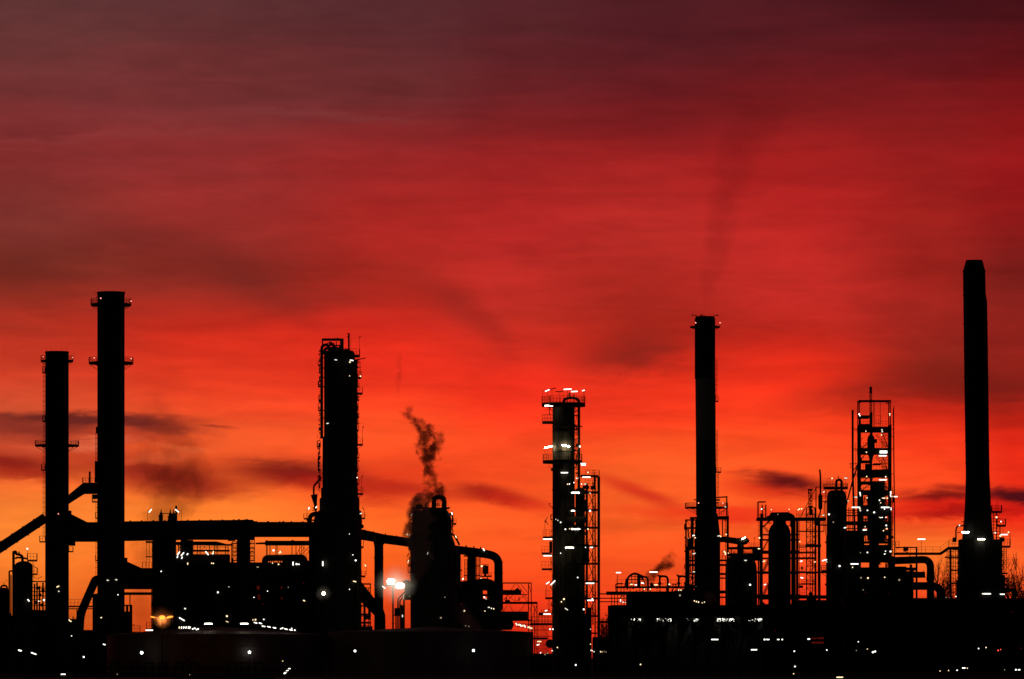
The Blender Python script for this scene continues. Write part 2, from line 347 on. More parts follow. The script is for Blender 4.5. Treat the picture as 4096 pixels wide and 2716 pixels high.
# flue ducts between them
t = T('flue_duct', 'sloping flue duct rising from the left edge to the shorter left chimney', 'duct', DL, 60)
t.add('duct', M().tube([(-140, 2284, 0), (182, 2070, 0)], 20, 14), paint)
m = M()
for x in range(-120, 180, 44): y = 2271-(x+120)*.665; m.tube([(x, y, 0), (x+4, y-2.7, 0)], 22.5, 14)
for x in (-100, -30): m.bar(x, 2250, x, GY(DL), 5)
t.add('stiffener', m)
t = T('flue_duct', 'short duct climbing from the left chimney pair gap to a small railed landing', 'duct', DL, 330)
t.add('duct', M().prism([(270,1984),(332,1933),(392,1933),(392,1976),(336,1976),(270,2018)], -16, 16), paint)
t.plat(331, 392, 1932, 20, 3, -18, 18); t.add('vent_pipe', M().cyl(359, 1886, 1934, 4))
t = T('flue_duct', 'wide horizontal flue duct joining both left chimneys to the large column', 'duct', DL, 700)
p = t.add('duct', M().prism([(275,2043),(284,2043),(284,2056),(350,2089),(392,2089),(392,2167),(275,2167)], -25, 25).box(275, 300, 2167, 2183, -20, 20), paint)
t.add('duct', M().prism([(496,2086),(1010,2079),(1016,2084),(1030,2088),(1275,2088),(1275,2148),(1018,2148),(1018,2160),(773,2159),(496,2164)], -26, 26), paint)
m = M()
for x in range(520, 1270, 46):
    yt = 2085-(x-500)*.012 if x < 1010 else 2087
    m.box(x, x+3, yt-2.5, yt+30, -28, 28)
for x in (952, 986, 1013, 1068, 1130): m.box(x, x+7, 2076 if x < 1010 else 2084, 2090, -5, 5)
t.add('stiffener', m)
t.add('support_leg', M().box(640, 690, 2160, G0, -20, 20).box(949, 998, 2155, G0, -20, 20).box(1236, 1262, 2148, G0, -20, 20), paint)
m = M()
for x in (645, 682, 695): m.lathe(x, [(1, 2036), (3, 2050), (7, 2056), (6, 2084)], -8, 8)
m.cyl(705, 2023, 2082, 4.5, -6).bar(645, 2054, 684, 2054, 3, -8).box(672, 705, 2064, 2084, -14, 0).box(636, 652, 2062, 2084, -14, 0).bar(632, 2066, 645, 2056, 2, -8)
t.add('relief_valves', m)
t.lamp(603, 2044, 18, 50, d=-28, pole=(592, 2084)); t.lamp(710, 2044, 20, -38, d=-28, pole=(728, 2084)); t.lamp(647, 2286, 6, d=-30)

# lower duct right of the tall chimney, with scaffold tower
t = T('flue_duct', 'lower sloping duct running right from the foot of the tall left chimney', 'duct', DL+4, 560)
t.add('duct', M().prism([(490,2231),(508,2231),(508,2246),(570,2274),(622,2276),(622,2357),(490,2357)], -24, 24), paint)
t.add('beam', M().box(495, 622, 2369, 2380, -8, 8).bar(520, 2380, 520, G0, 4).bar(606, 2357, 606, G0, 3, 0))
t = T('scaffold_tower', 'slender access tower with small landings under the wide flue duct', 'scaffold', DL-3, 600)
m = M()
for x in (586, 597, 609, 614): m.bar(x, 2165, x, 2280, 1.6)
for x in (609, 614): m.bar(x, 2280, x, G0, 1.8)
for y in (2168, 2225, 2273): m.box(583, 618, y, y+4, -8, 8)
for y in range(2400, 2540, 26): m.bar(607, y, 616, y-10, 1.2)
t.add('frame', m); t.plat(570, 620, 2273, 24, 3, -9, 9); t.plat(583, 618, 2165, 0.1, 4, -9, 9)
t.plat(586, 612, 2515, 26, 4, -9, 9); t.lamp(598, 2521, 31, 0, d=-12)

t = T('bent_pipe', 'fat bent pipe leaning against the foot of the tall left chimney', 'pipe', DL-2, 340)
t.add('pipe', M().pipe([(400,2318,0),(382,2318,0),(322,2455,0),(316,2560,0),(316,G0,0)], 17, 30, 14), paint)
t = T('access_bridge', 'railed pipe bridge between the bases of the two left chimneys', 'walkway', DL+5, 310)
t.add('deck', M().box(270, 372, 2424, 2429, -12, 12).box(270, 372, 2433, 2437, -8, 8).bar(308, 2437, 308, G0, 4))
t.add('railing', M().rail([(270,2424,-12),(372,2424,-12)], 26, 14))
t = T('process_drum', 'squat dark drum standing left of the tall chimney foot', 'vessel', DL-6, 384)
t.add('shell', M().vessel(386, 2374, G0, 16), vess, smooth=True)
t = T('plant_room', 'dark box with open windows right of the tall left chimney foot', 'building', DL-8, 514)
t.add('wall', M().box(488, 528, 2419, 2424, -20, 20).box(520, 528, 2424, G0, -20, 20).box(505, 512, 2424, G0, -20, 20).box(488, 528, 2446, G0, -19, 19), wallm)
t.plat(528, 560, 2528, 26, 4, -12, 12)
t.lamps([(535,2500,5,0,'q')], -14)

# left edge units
t = T('process_column', 'stubby dark column with looped top pipe left of the chimneys', 'column', DL-10, 92)
t.add('shell', M().vessel(94, 2244, G0, 37), vess, smooth=True)
m = M().pipe([(54,G0,0),(54,2208,0),(64,2206,0),(64,2216,0),(90,2222,0),(90,2246,0)], 5.5, 12).pipe([(62,2236,-4),(66,2230,-4),(96,2232,-4),(112,2236,-4)], 4).box(50, 66, 2204, 2216, -5, 5).cyl(76, 2206, 2222, 3)
m.pipe([(37,2490,0),(37,2284,0),(52,2284,0)], 3.5, 6).pipe([(44,2480,0),(44,2300,0)], 2.5)
t.add('overhead_pipe', m)
t.plat(110, 148, 2240, 26, 6, -16, 14, 'r'); t.plat(126, 149, 2295, 24, 5, -16, 14, 'r')
t.add('ladder', M().ladder(133, 2246, 2330, -6, 6))
t.lamp(111, 2195, 8, -10, d=-14, pole=(111, 2240)); t.lamps([(118,2402,12,-50),(164,2405,4),(158,2405,4),(180,2401,9,20)], -42)
t = T('pipe_manifold', 'tangle of valves and pipes between the stubby column and shorter chimney', 'pipework', DL-4, 158)
m = M().pipe([(130,2326,0),(182,2326,0)], 2.4).bar(150, 2316, 168, 2305, 2)
for x, y in ((138,2335),(148,2330),(158,2345),(172,2330)): m.pipe([(x,y,0),(x,G0,0)], 3.5)
for y in (2350, 2366, 2382, 2398, 2420, 2440): m.bar(128, y, 182, y+2, 3)
for x, y in ((150,2352),(160,2380),(172,2360),(145,2410),(168,2420)): m.ball(x, y, 7)
m.box(128, 182, 2440, G0, -10, 10)
t.add('pipework', m); t.plat(156, 182, 2365, 20, 3, -8, 8)
t = T('process_column', 'small column with a hooped pipe at the very left edge', 'column', DL-6, 14)
t.add('shell', M().vessel(12, 2350, G0, 26), vess, smooth=True)
t.add('overhead_pipe', M().pipe([(2,2370,0),(4,2342,0),(28,2342,0),(30,2372,0)], 4, 14).bar(22, 2316, 30, 2326, 1.5).bar(16, 2326, 16, 2340, 2).box(0, 36, 2360, 2364, -6, 6))
t = T('plant_room', 'low dark plant block across the foot of the left chimneys', 'building', DL+14, 130)
clutter(t, [(50+k*15,2456,2478,1,10) for k in range(17)], 21, 2)
t.add('wall', M().box(-120, 50, 2462, G0+2, -40, 40).box(50, 312, 2476, G0+2, -40, 40).box(300, 420, 2520, G0+2, -40, 40), wallm)
t.add('roof_vent', M().box(182, 230, 2466, 2480, -10, 10).box(10, 44, 2452, 2465, -10, 10))
L = [(290,2484,15,-25,'y'),(286,2480,8,0,'y'),(217,2541,9,65),(223,2541,9,65),(235,2541,9,65),(243,2541,9,65),(278,2546,5),(297,2544,6),(151,2569,5),(259,2541,4,0,'d'),
     (250,2604,8,65,'y'),(258,2606,7,0,'y'),(266,2605,9,70),(271,2605,9,70)]
t.lamps(L, -120)
t.add('pipe_bank', M().pipe([(236,2640,-120),(236,2650,-120),(275,2650,-120),(275,2675,-120)], 3), clad)

# ------------------------------------------------------------------ fired heater block under the duct
t = T('fired_heater', 'broad black heater block under the wide flue duct', 'furnace', DL+6, 900)
t.add('casing', M().prism([(612,2160),(698,2160),(698,2228),(770,2232),(773,2250),(930,2250),(1130,2250),(1130,2243),(1280,2243),(1280,2260),(1280,G0),(612,G0)], -30, 30), wallm)
m = M()
random.seed(3)
for x in range(705, 930, 17): m.box(x, x+9, 2234+random.randint(-8, 10), 2254, -34, -20)
for x in range(1050, 1150, 9): m.box(x, x+4, 2246+random.randint(-4, 3), 2254, -34, -28)
for x in range(640, 1260, 24): m.box(x, x+3, 2262, G0-10, -33, -30)
for y in (2290, 2340, 2400, 2450): m.box(630, 1270, y, y+4, -34, -31)
t.add('burner_gallery', m)
clutter(t, [(700+k*14,2216,2250,1,9) for k in range(14)]+[(1140+k*14,2226,2244,1,10) for k in range(9)], 13, 2)
clutter(t, [(612,2170,2440,-1,8)], 14, 14)
m = M()
for (x, y, w, h) in ((1030,2344,9,14),(1032,2380,9,6),(1034,2390,9,7),(1124,2348,7,5),(1126,2390,4,8),(1214,2332,4,4),(1052,2413,4,4)): m.box(x, x+w, y, y+h, -35.5, -34)
t.add('peephole', m, ML['q'])
L = [(918,2348,4),(874,2370,9,20),(1072,2365,6),(1018,2390,5),
     (1218,2403,10,-25,'y'),(743,2435,12,0),(730,2477,27,-30),(910,2465,9,90,'y'),(908,2486,4,0,'y'),(914,2488,4,0,'y'),(993,2482,6,0,'y'),(1014,2480,5,0,'y'),(1024,2479,8,20,'y'),(1057,2478,7),
     (1174,2255,17,90),(1188,2257,9,90),(1197,2258,7,90),(1092,2253,5,0,'y'),(1116,2258,7,0,'y'),(1033,2269,10,0,'d'),(1155,2350,4,0,'d')]
t.lamps(L, -40)
t = T('pipe_rack', 'layered steel rack of air coolers beneath the duct, left half', 'pipe rack', DL-4, 830)
m = M().prism([(695,2168),(760,2166),(868,2166),(905,2176),(930,2176),(930,2183),(695,2180)], -14, 14)
m.box(773, 918, 2199, 2207, -12, 12).box(695, 920, 2218, 2252, -12, 12).box(694, 704, 2160, 2250, 6, 16).box(712, 716, 2180, 2220, 6, 16).box(722, 772, 2160, 2252, 6, 16)
for x in (703, 720, 742, 790, 800, 838, 858, 868, 902, 912, 926): m.bar(x, 2176, x, 2250, 3, -4 if x % 4 else 8)
for x in (706, 756, 806, 856): m.bar(x, 2178, x+24, 2200, 1.4); m.bar(x+24, 2178, x, 2200, 1.4)
for y in (2186, 2191, 2212, 2217): m.bar(720, y, 912, y, 1.3)
t.add('frame', m)
t.lamps([(715,2214,19,55,'w'),(731,2217,19,48,'w'),(711,2228,10,70,'w'),(729,2231,10,70,'w'),(751,2217,10,50,'w'),(752,2255,13,90),(848,2253,6,0,'y'),(855,2254,6,0,'y'),(829,2213,20,-50),(854,2209,12,80),(852,2215,6)], -18)
t = T('scaffold_tower', 'latticed access tower wrapped round the duct support leg', 'scaffold', DL-6, 974)
m = M().truss(930, 948, 2166, 2252, n=5, w=2).truss(1000, 1018, 2155, 2252, n=5, w=2)
for y in (2172, 2190, 2206, 2222, 2240): m.box(932 if y % 4 else 926, 1020, y, y+4, -24, -14)
m.box(912, 940, 2160, 2164, -10, 10)
t.add('frame', m)
t = T('pipe_rack', 'open steel rack with braced posts beneath the duct, right half', 'pipe rack', DL-4, 1150)
m = M().prism([(1023,2171),(1060,2169),(1065,2160),(1072,2163),(1164,2163),(1170,2159),(1180,2163),(1245,2163),(1245,2182),(1062,2182),(1060,2177),(1023,2177)], -14, 14)
for x in (1066, 1070, 1080, 1104, 1110, 1168, 1184, 1198, 1206, 1216, 1238): m.bar(x, 2180, x, 2222, 3.2 if x in (1066, 1080, 1104, 1168, 1184, 1238) else 2)
for a, b in ((1184,1206),(1206,1238)): m.bar(a, 2220, b, 2184, 2).bar(a+10, 2230, b+10, 2190, 2)
m.bar(1206, 2184, 1238, 2206, 1.5)
t.add('frame', m)
t.add('transfer_duct', M().pipe([(1060,2262,0),(1060,2232,0),(1216,2230,0),(1222,2262,0)], 13, 22, 14), paint)
t.lamps([(1095,2202,12,-60),(1123,2208,12,-65),(1118,2212,6,0,'y')], -18)

# ------------------------------------------------------------------ the large column
DC = 990; GC = GY(DC)
t = T('distillation_column', 'tallest wide column left of centre with side piping and many small landings', 'column', DC, 1352)
t.add('shell', M().lathe(1358, [(2,1398),(40,1400),(54,1404),(61,1412),(62,1424),(62,1744),(68,1752),(68,1950),(74,1953),(74,1990),(80,1996),(80,2040),(88,2046),(88,2100),(88,GC)], 0, 40), vess, smooth=True)
t.add('skirt', M().box(1262, 1300, 2050, GC, -50, 40).box(1400, 1424, 2040, GC, -60, 40).box(1340, 1438, 2225, GC, -64, 20).box(1425, 1442, 2330, GC, -30, 20), wallm)
t.add('downcomer_pipe', M().pipe([(1287,1750,0),(1287,1384,0),(1310,1376,0),(1318,1400,0)], 6, 16).pipe([(1300,1420,-30),(1300,1395,-30),(1358,1394,-30),(1358,1425,-30)], 6.5, 16).pipe([(1334,1410,0),(1334,1372,0)], 4), steel)
m = M().box(1288, 1375, 1355, 1364, -20, -10).box(1288, 1293, 1355, 1400, -20, -10).box(1361, 1375, 1362, 1425, -22, -8).bar(1338, 1352, 1338, 1356, 4).bar(1347, 1353, 1352, 1353, 4).bar(1305, 1376, 1330, 1368, 3, -15).bar(1318, 1366, 1318, 1398, 3.5, -15).bar(1346, 1366, 1346, 1398, 3, -15)
m.box(1312, 1366, 1380, 1385, -15, -11).ball(1325, 1376, 6, -12).ball(1338, 1384, 5, -12).box(1356, 1368, 1380, 1400, -14, 0)
t.add('top_frame', m)
m = M().cyl(1396, 1334, 1425, 3.6, -20).bar(1390, 1334, 1397, 1338, 4, -20).bar(1388, 1348, 1396, 1350, 3, -20).bar(1404, 1352, 1404, 1420, 1, -20).bar(1378, 1396, 1396, 1400, 4, -20)
t.add('vent_pipe', m)
t.plat(1375, 1439, 1421, 24, 8, -30, 20); t.add('davit', M().bar(1418, 1442, 1463, 1433, 3.6, -20).bar(1421, 1451, 1445, 1436, 1.6, -20).bar(1421, 1455, 1436, 1455, 2, -20))
for x0, x1, y, h in ((1402,1445,1509,24),(1425,1450,1572,22),(1421,1433,1638,24),(1421,1434,1720,20),(1421,1451,1777,24),(1421,1433,1882,22),(1421,1452,1974,26),(1421,1436,1998,12),(1424,1454,2186,26),(1436,1461,2303,18)): t.plat(x0, x1, y, h, 6, -18, 16, 'l')
for x0, x1, y, h in ((1273,1284,1640,26),(1268,1282,1785,20),(1215,1240,2073,18)): t.plat(x0, x1, y, h, 5, -14, 14)
m = M().ladder(1428, 1430, 1572, -10, 7).ladder(1430, 1580, 1720, -6, 7).ladder(1428, 1720, 1980, -6, 7).ladder(1430, 2000, 2186, -6, 7).ladder(1440, 1450, 1516, -6, 5)
t.add('ladder', m)
m = M()
for y in (1403, 1429, 1470, 1508, 1545, 1640, 1670, 1750): m.box(1278, 1302, y, y+4, -4, 4)
m.box(1418, 1428, 1440, 1520, -8, 8).bar(1421, 1452, 1421, 1560, 5, -18)
m.pipe([(1284,1828,0),(1273,1828,0),(1273,1882,0),(1284,1882,0)], 2.6).pipe([(1284,1908,0),(1276,1920,0),(1255,1944,0),(1255,2000,0)], 4, 8).prism([(1243,1980),(1270,1976),(1266,2040),(1262,2040)], -8, 8)
m.bar(1268, 1752, 1272, 1740, 1.6).bar(1270, 1760, 1270, 1800, 1.6)
for y in range(2030, 2060, 9): m.box(1250, 1262, y, y+4, -4, 4)
t.add('side_pipe', m)
t.add('outlet_pipe', M().pipe([(1290,2055,-10),(1240,2056,-10),(1237,2110,-10)], 9.5, 34).box(1226, 1260, 2078, 2084, -14, 0), vess)
t.add('outlet_pipe', M().pipe([(1410,2054,-10),(1438,2056,-10),(1440,2112,-10)], 9.5, 34).box(1424, 1450, 2084, 2088, -14, 0).ball(1447, 2106, 9, -10), vess)
clutter(t, [(1421,1430,2220,1,15),(1421,1430,2220,1,22),(1281,1400,1740,-1,9),(1281,1760,1960,-1,13),(1268,1990,2080,-1,16),(1262,2180,2250,-1,14)], 11, 34)
for y in (1545, 1600, 1668, 1830, 1935, 2050, 2130): t.plat(1421, 1436, y, 16, 4, -16, 14)
for y in (1460, 1545, 1920): t.plat(1272, 1284, y, 16, 4, -12, 12)
t.add('side_pipe', M().cyl(1425, 1440, 2200, 4.5, -6, 8).cyl(1418, 1440, 2230, 6, -50, 8))
for x, y, yb in ((1437,1352,1421),(1450,1712,1777),(1446,1910,1974)): t.add('lamp_post', M().bar(x, y, x, yb, 1.2).bar(x, y, x+5, y-8, 3))
t.plat(1440, 1460, 2072, 20, 5, -14, 14)
t.lamp(1236, 2034, 11, 62, d=-20, pole=(1229, 2073)); t.add('light_fitting', M().bar(1450, 2028, 1456, 2040, 3).bar(1457, 2040, 1458, 2072, 1.3), fit)
t.lamp(1494-32, 2262, 10, -60, 'y', d=-10, pole=(1466, 2300))
L = [(1346,1444,13,-10),(1409,1446,15,-8),(1402,1453,7,0,'y'),(1401,1508,4),(1444,1509,7,0,'y'),(1313,1697,14,12),(1431,1913,6),(1268,2031,10,62),(1446,2056,11,25),(1353,2135,16,-22),(1396,2137,16,-15),
     (1294,2256,21,90),(1382,2357,15,15),(1398,2358,13,-12),(1421,2327,14,-12,'y'),(1381,2504,13,18,'y'),(1414,2221,5),(1425,2243,9,90),(1392,2218,4)]
t.lamps(L, -76)

# flood lamp post, dark pole in front of the column
# bright lantern posts
t = T('street_lamp', 'single bright lamp on a thin pole before the large column', 'street lamp', 930, 1297)
t.add('pole', M().pipe([(1312,GY(930),0),(1311,2405,0),(1300,2392,0)], 1.6), steel); t.add('lantern', M().ball(1294, 2374, 6.2, -2, 14), ML['f']); t.add('lamp_base', M().lathe(1294, [(4,2381),(6,2387),(2,2392)], 0, 10), steel)
t = T('street_lamp', 'unlit pale mast with drooping head right of the large column', 'street lamp', 930, 1431)
t.add('pole', M().cyl(1431, 2246, GY(930), 2.4, 0, 8, 3.5), paint); t.add('lantern', M().prism([(1421,2226),(1434,2228),(1442,2246),(1436,2250),(1424,2238)], -4, 4))

# duct from the large column to the dark column
t = T('flue_duct', 'sagging duct with forked vertical leg right of the large column', 'duct', DL, 1500)
t.add('duct', M().prism([(1400,2110),(1450,2118),(1540,2138),(1660,2155),(1660,2191),(1590,2181),(1533,2174),(1450,2160),(1400,2156)], -18, 18).prism([(1494,2168),(1540,2170),(1533,2180),(1533,2435),(1541,2460),(1545,G0),(1495,G0),(1498,2462),(1438,2402),(1438,2318),(1498,2394),(1498,2190)], -16, 16), paint)
m = M()
for y in range(2230, 2440, 54): m.box(1496, 1535, y, y+3, -18, 18)
for x in (1458, 1492, 1540, 1585, 1632): y = 2118+(x-1450)*.19; m.box(x, x+3, y-2, y+20, -19, 19)
t.add('stiffener', m)
t = T('pipe_rack', 'low pipe frame tucked under the forked duct beside the large column', 'pipe rack', DL+8, 1465)
m = M().box(1450, 1484, 2333, 2339, -6, 6).bar(1481, 2336, 1481, G0, 4.5).bar(1474, 2350, 1474, G0, 3).bar(1458, 2400, 1458, G0, 9).bar(1442, 2420, 1442, G0, 5)
for y in (2350, 2378, 2394, 2420, 2454, 2463, 2487, 2500): m.box(1440, 1484, y, y+(8 if y in (2454, 2487) else 3), -5, 5)
m.box(1436, 1490, 2505, G0, -8, 8).ball(1465, 2470, 9).pipe([(1440,2430,0),(1450,2422,0),(1470,2422,0),(1478,2440,0),(1478,2480,0)], 3)
t.add('frame', m)

# ------------------------------------------------------------------ floodlight mast
t = T('floodlight_mast', 'tall mast with two blazing floodlights against the orange sky', 'floodlight', 940, 1572)
t.add('mast', M().cyl(1572, 2344, GY(940), 3.2, 0, 10, 4.2).box(1541, 1592, 2338, 2345, -5, 5).box(1548, 1584, 2325, 2333, -4, 6))
m = M()
for y in range(2390, 2540, 26): m.bar(1565, y, 1580, y, 1.2)
t.add('step_iron', m)
for x, y, r in ((1564,2326,16),(1600,2343,17)):
    h = t.add('floodlight', M().box(x-15, x+15, y-11, y+7, 1, 7), fit)
    t.add('lens', M().lathe(x, [(r*.55,y-r*.62),(r*.9,y-r*.35),(r,y),(r*.9,y+r*.35),(r*.55,y+r*.62)], -2, 16), ML['f'], h)
t.lamp(1535, 2349, 18, -38, d=-8)
glow(t, 1582, 2338, -30, 500, (1,.9,.7), .3)
t = T('pump_skid', 'bent pipes and pump motors in the gap right of the floodlight mast', 'pump', DL+4, 1600)
m = M().pipe([(1592,G0,0),(1592,2396,0),(1622,2366,0),(1622,2350,0)], 3.5, 8).pipe([(1600,G0,0),(1600,2402,0),(1630,2372,0)], 3, 8).cyl(1584, 2436, G0, 3).cyl(1608, 2430, G0, 5).ball(1606, 2426, 7).box(1578, 1600, 2432, 2464, -6, 6).box(1570, 1600, 2459, 2463, -6, 6).cyl(1616, 2380, G0, 3.5)
m.box(1588, 1650, 2516, G0, -6, 6).pipe([(1610,2334,0),(1622,2322,0),(1640,2328,0)], 5).box(1620, 1650, 2330, 2400, -6, 6)
t.add('pipework', m); t.lamps([(1610,2464,13,90),(1614,2387,21,85,'d')], -12)

# ------------------------------------------------------------------ dark column with inverted U pipe
DD = 985; GD = GY(DD)
t = T('reactor_column', 'steaming dark column with inverted U pipe on its top', 'column', DD, 1735)
t.add('shell', M().lathe(1735, [(3,2034),(40,2036),(58,2046),(68,2064),(71,2082),(71,2136),(84,2172),(88,2190),(92,2300),(92,GD)], 0, 36), vess, smooth=True)
t.add('overhead_pipe', M().tube([(1756+21*cos(a), 2002-12*sin(a)-2, 0) for a in [i*pi/10 for i in range(11)]], 9.5, 14).cyl(1777, 2000, 2060, 9.5).cyl(1735.5, 2000, 2060, 9.5), vess)
t.add('platform', M().box(1646, 1796, 2031, 2036, -40, 40).box(1780, 1801, 2029, 2033, -10, 10).bar(1786, 2036, 1786, 2052, 3).bar(1783, 2044, 1796, 2041, 2))
t.add('railing', M().rail([(1646,2031,-40),(1730,2031,-40)], 18, 14).rail([(1783,2031,-40),(1793,2031,-40)], 18, 8).rail([(1740,2031,0),(1776,2031,0)], 16, 10))
m = M()
for x in (1660, 1680, 1699): m.bar(x, 2031, x, 2002, 1.2, -20).bar(x, 2002, x+5, 1990, 3, -20)
t.add('lamp_post', m)
t.plat(1807, 1825, 2093, 18, 6, -14, 14, 'l'); t.plat(1642, 1662, 2093, 18, 5, -14, 14, 'r')
t.lamp(1808, 2054, 12, -72, d=-12, pole=(1813, 2093)); t.lamp(1646, 2058, 12, 60, d=-12, pole=(1639, 2105)); t.lamp(1824, 2147, 11, -62, 'y', d=-12, pole=(1832, 2180))
t.add('brace_pipe', M().pipe([(1806,2135,0),(1818,2142,0),(1838,2180,0)], 4).box(1803, 1813, 2134, 2140, -4, 4))
t.add('side_vessel', M().vessel(1690, 2046, GD, 42, 10).cyl(1654, 2140, GD, 12, -10), vess, smooth=True)
clutter(t, [(1648,2060,2330,-1,14),(1806,2040,2130,1,10),(1822,2200,2340,1,12),(1665,2036,2030,1,3)], 12, 20)
t.add('top_frame', M().box(1652, 1700, 2040, 2060, -20, 20).box(1664, 1690, 2018, 2034, -12, 0).bar(1706, 2031, 1706, 2012, 3, -20).box(1790, 1806, 2052, 2062, -10, 10))
for y, x0 in ((2262,1632),(2288,1632)): t.plat(x0, 1650, y, 20, 4, -14, 14)
m = M().bar(1628, 2226, 1634, 2214, 3).bar(1628, 2226, 1628, 2340, 1.3).ladder(1638, 2180, 2330, -6, 6).box(1634, 1648, 2180, 2200, -6, 6)
t.add('ladder', m)
t.lamps([(1630,2140,9,80,'y'),(1640,2143,8,80,'y'),(1713,2214,6),(1711,2218,5),(1636,2245,8,60),(1634,2252,5,0,'y'),(1640,2386,4,0,'d'),(1765,2472,8,0,'d'),(1781,2390,3,0,'d')], -100)
m = M().box(1822, 1842, 2200, 2345, -10, 10)
for y in range(2230, 2350, 22): m.box(1818, 1824, y, y+9, -10, 10)
t.add('stairwell', m)

# outlet line and the units right of it
t = T('overhead_line', 'downward bent overhead pipe right of the steaming column', 'pipe', DL, 1990)
t.add('pipe', M().pipe([(1805,2196,0),(1930,2212,0),(1994,2228,0),(1994,2440,0)], 17, 44, 16), paint)
m = M()
for x, y in ((1862,2184),(1893,2188),(1920,2191)): m.box(x, x+5, y-4, y+4, -4, 4)
for y in (2248, 2290, 2318): m.cyl(1994, y, y+3, 19)
t.add('flange', m); t.lamp(1935, 2199, 13, -60, d=-20); t.add('support_leg', M().box(1984, 2006, 2430, G0, -14, 14))
t = T('process_column', 'narrow ladder-flanked column under the bent overhead pipe', 'column', DL+2, 1887)
t.add('shell', M().cyl(1887, 2215, G0, 17), vess, smooth=True)
t.add('scaffold', M().truss(1858, 1869, 2238, 2345, n=6, w=1.8).truss(1906, 1917, 2222, 2330, n=6, w=2.4).box(1855, 1870, 2221, 2227, -8, 8).box(1904, 1920, 2222, 2227, -8, 8).box(1904, 1920, 2262, 2266, -8, 8).box(1904, 1920, 2300, 2304, -8, 8).box(1856, 1870, 2300, 2304, -8, 8).cyl(1839, 2190, 2345, 4).bar(1848, 2245, 1846, 2330, 1.2).bar(1841, 2232, 1848, 2246, 1.5).box(1836, 1848, 2278, 2284, -4, 4))
t.plat(1843, 1868, 2348, 20, 4, -10, 10)
t.lamps([(1852,2316,11,50),(1839,2337,8),(1923,2316,11,-60)], -20)
t = T('surge_vessel', 'small upright vessel on a railed stand under the bent pipe', 'vessel', DL-3, 1941)
t.add('shell', M().vessel(1941, 2260, 2296, 11), vess); t.add('stand', M().box(1923, 1967, 2303, 2308, -14, 14).bar(1927, 2257, 1927, 2308, 2).bar(1953, 2257, 1953, 2308, 2).bar(1927, 2257, 1953, 2257, 2).bar(1921, 2200, 1921, G0, 2.5).cyl(1941, 2296, 2305, 5).bar(1950, 2308, 1950, G0, 4))
t.add('railing', M().rail([(1953,2303,-14),(1967,2303,-14),(1967,2303,14)], 14, 8)); t.lamp(1927, 2265, 9, 90, 'y', d=-18)
t.add('lamp_bracket', M().bar(1904, 2227, 1942, 2232, 1.8).bar(1942, 2228, 1942, 2240, 1.2))
t = T('heat_exchanger', 'black exchanger bank left of the open steel frame, arched duct on top', 'heat exchanger', DL-5, 1900)
m = M().pipe([(1845,2350,0),(1945,2336,0),(1975,2350,0),(1978,2420,0)], 25, 40, 14)
m.box(1820, 1925, 2345, G0, -20, 20).box(1920, 1985, 2376, 2385, -18, 18).box(1910, 1985, 2395, G0, -18, 18).box(1925, 1932, 2340, 2400, -4, 4).bar(1942, 2362, 1956, 2350, 3)
t.add('shell', m, wallm)
clutter(t, [(1845+k*16,2322,2350,1,10) for k in range(5)]+[(1912,2360,2440,1,14),(1985,2340,2440,-1,12)], 20, 4)
t.lamps([(1938,2390,11,-50),(1945,2397,4),(1956,2430,13,0),(1966,2434,4),(1975,2436,6,0,'y'),(1940,2445,5,0,'y'),(1858,2444,8,80,'y'),(1846,2416,6,0,'q'),(1863,2503,6,0,'d'),(1876,2506,6,0,'d')], -60)
t = T('exchanger_structure', 'open steel frame holding two horizontal drums', 'steel frame', DL-12, 2080)
m = M()
for d in (-14, 14):
    for x in (2011, 2114, 2125): m.bar(x, 2332, x, GY(DL-12), 3.5 if x != 2011 else 2.5, d)
    m.bar(2008, 2332, 2126, 2332, 4.5, d).bar(2008, 2378, 2114, 2378, 3, d).bar(2148, 2413, 2148, GY(DL-12), 3.5, d).bar(2128, 2413, 2150, 2413, 3, d).bar(2138, 2420, 2138, GY(DL-12), 2, d)
for a, b, c, e in ((2060,2336,2018,2400),(2068,2336,2114,2400),(2014,2400,2032,2380),(2086,2379,2114,2410),(2114,2336,2126,2380),(2030,2420,2008,2455),(2040,2420,2052,2450),(2100,2418,2074,2450),(2110,2418,2126,2450),(2128,2416,2148,2455),(2148,2420,2126,2480),(2084,2338,2112,2372),(2016,2416,2052,2380),(2060,2404,2030,2382),(2066,2404,2100,2382)): m.bar(a, b, c, e, 1.9, -14)
m.box(1936, 2150, 2407, 2416, -18, 18).box(1960, 2128, 2478, 2484, -18, 18).bar(2060, 2384, 2062, 2404, 1.5).box(2020, 2040, 2400, 2408, -6, 6).bar(2026, 2390, 2026, 2404, 4).bar(2076, 2388, 2076, 2404, 4)
for y in (2498, 2510): m.bar(2066, y-4, 2128, y, 3, 0)
t.add('frame', m)
t.add('drum', M().drum(1995, 2085, 2370, 10.5).box(2060, 2078, 2356, 2364, -3, 3).cyl(2070, 2352, 2360, 4), vess, smooth=True)
t.add('drum', M().drum(2005, 2112, 2462, 16.5), vess, smooth=True)
t.add('duct_cone', M().prism([(2010,2482),(2050,2482),(2056,2500),(2046,2520),(1975,2520),(1980,2482)], -10, 10), wallm)
t.lamps([(x, y, 12, -62) for x, y in ((2066,2497),(2076,2499),(2083,2502),(2099,2505),(2113,2509),(2120,2511))]+[(2091,2503,8,0,'y'),(2127,2513,7,0,'y')], -22)

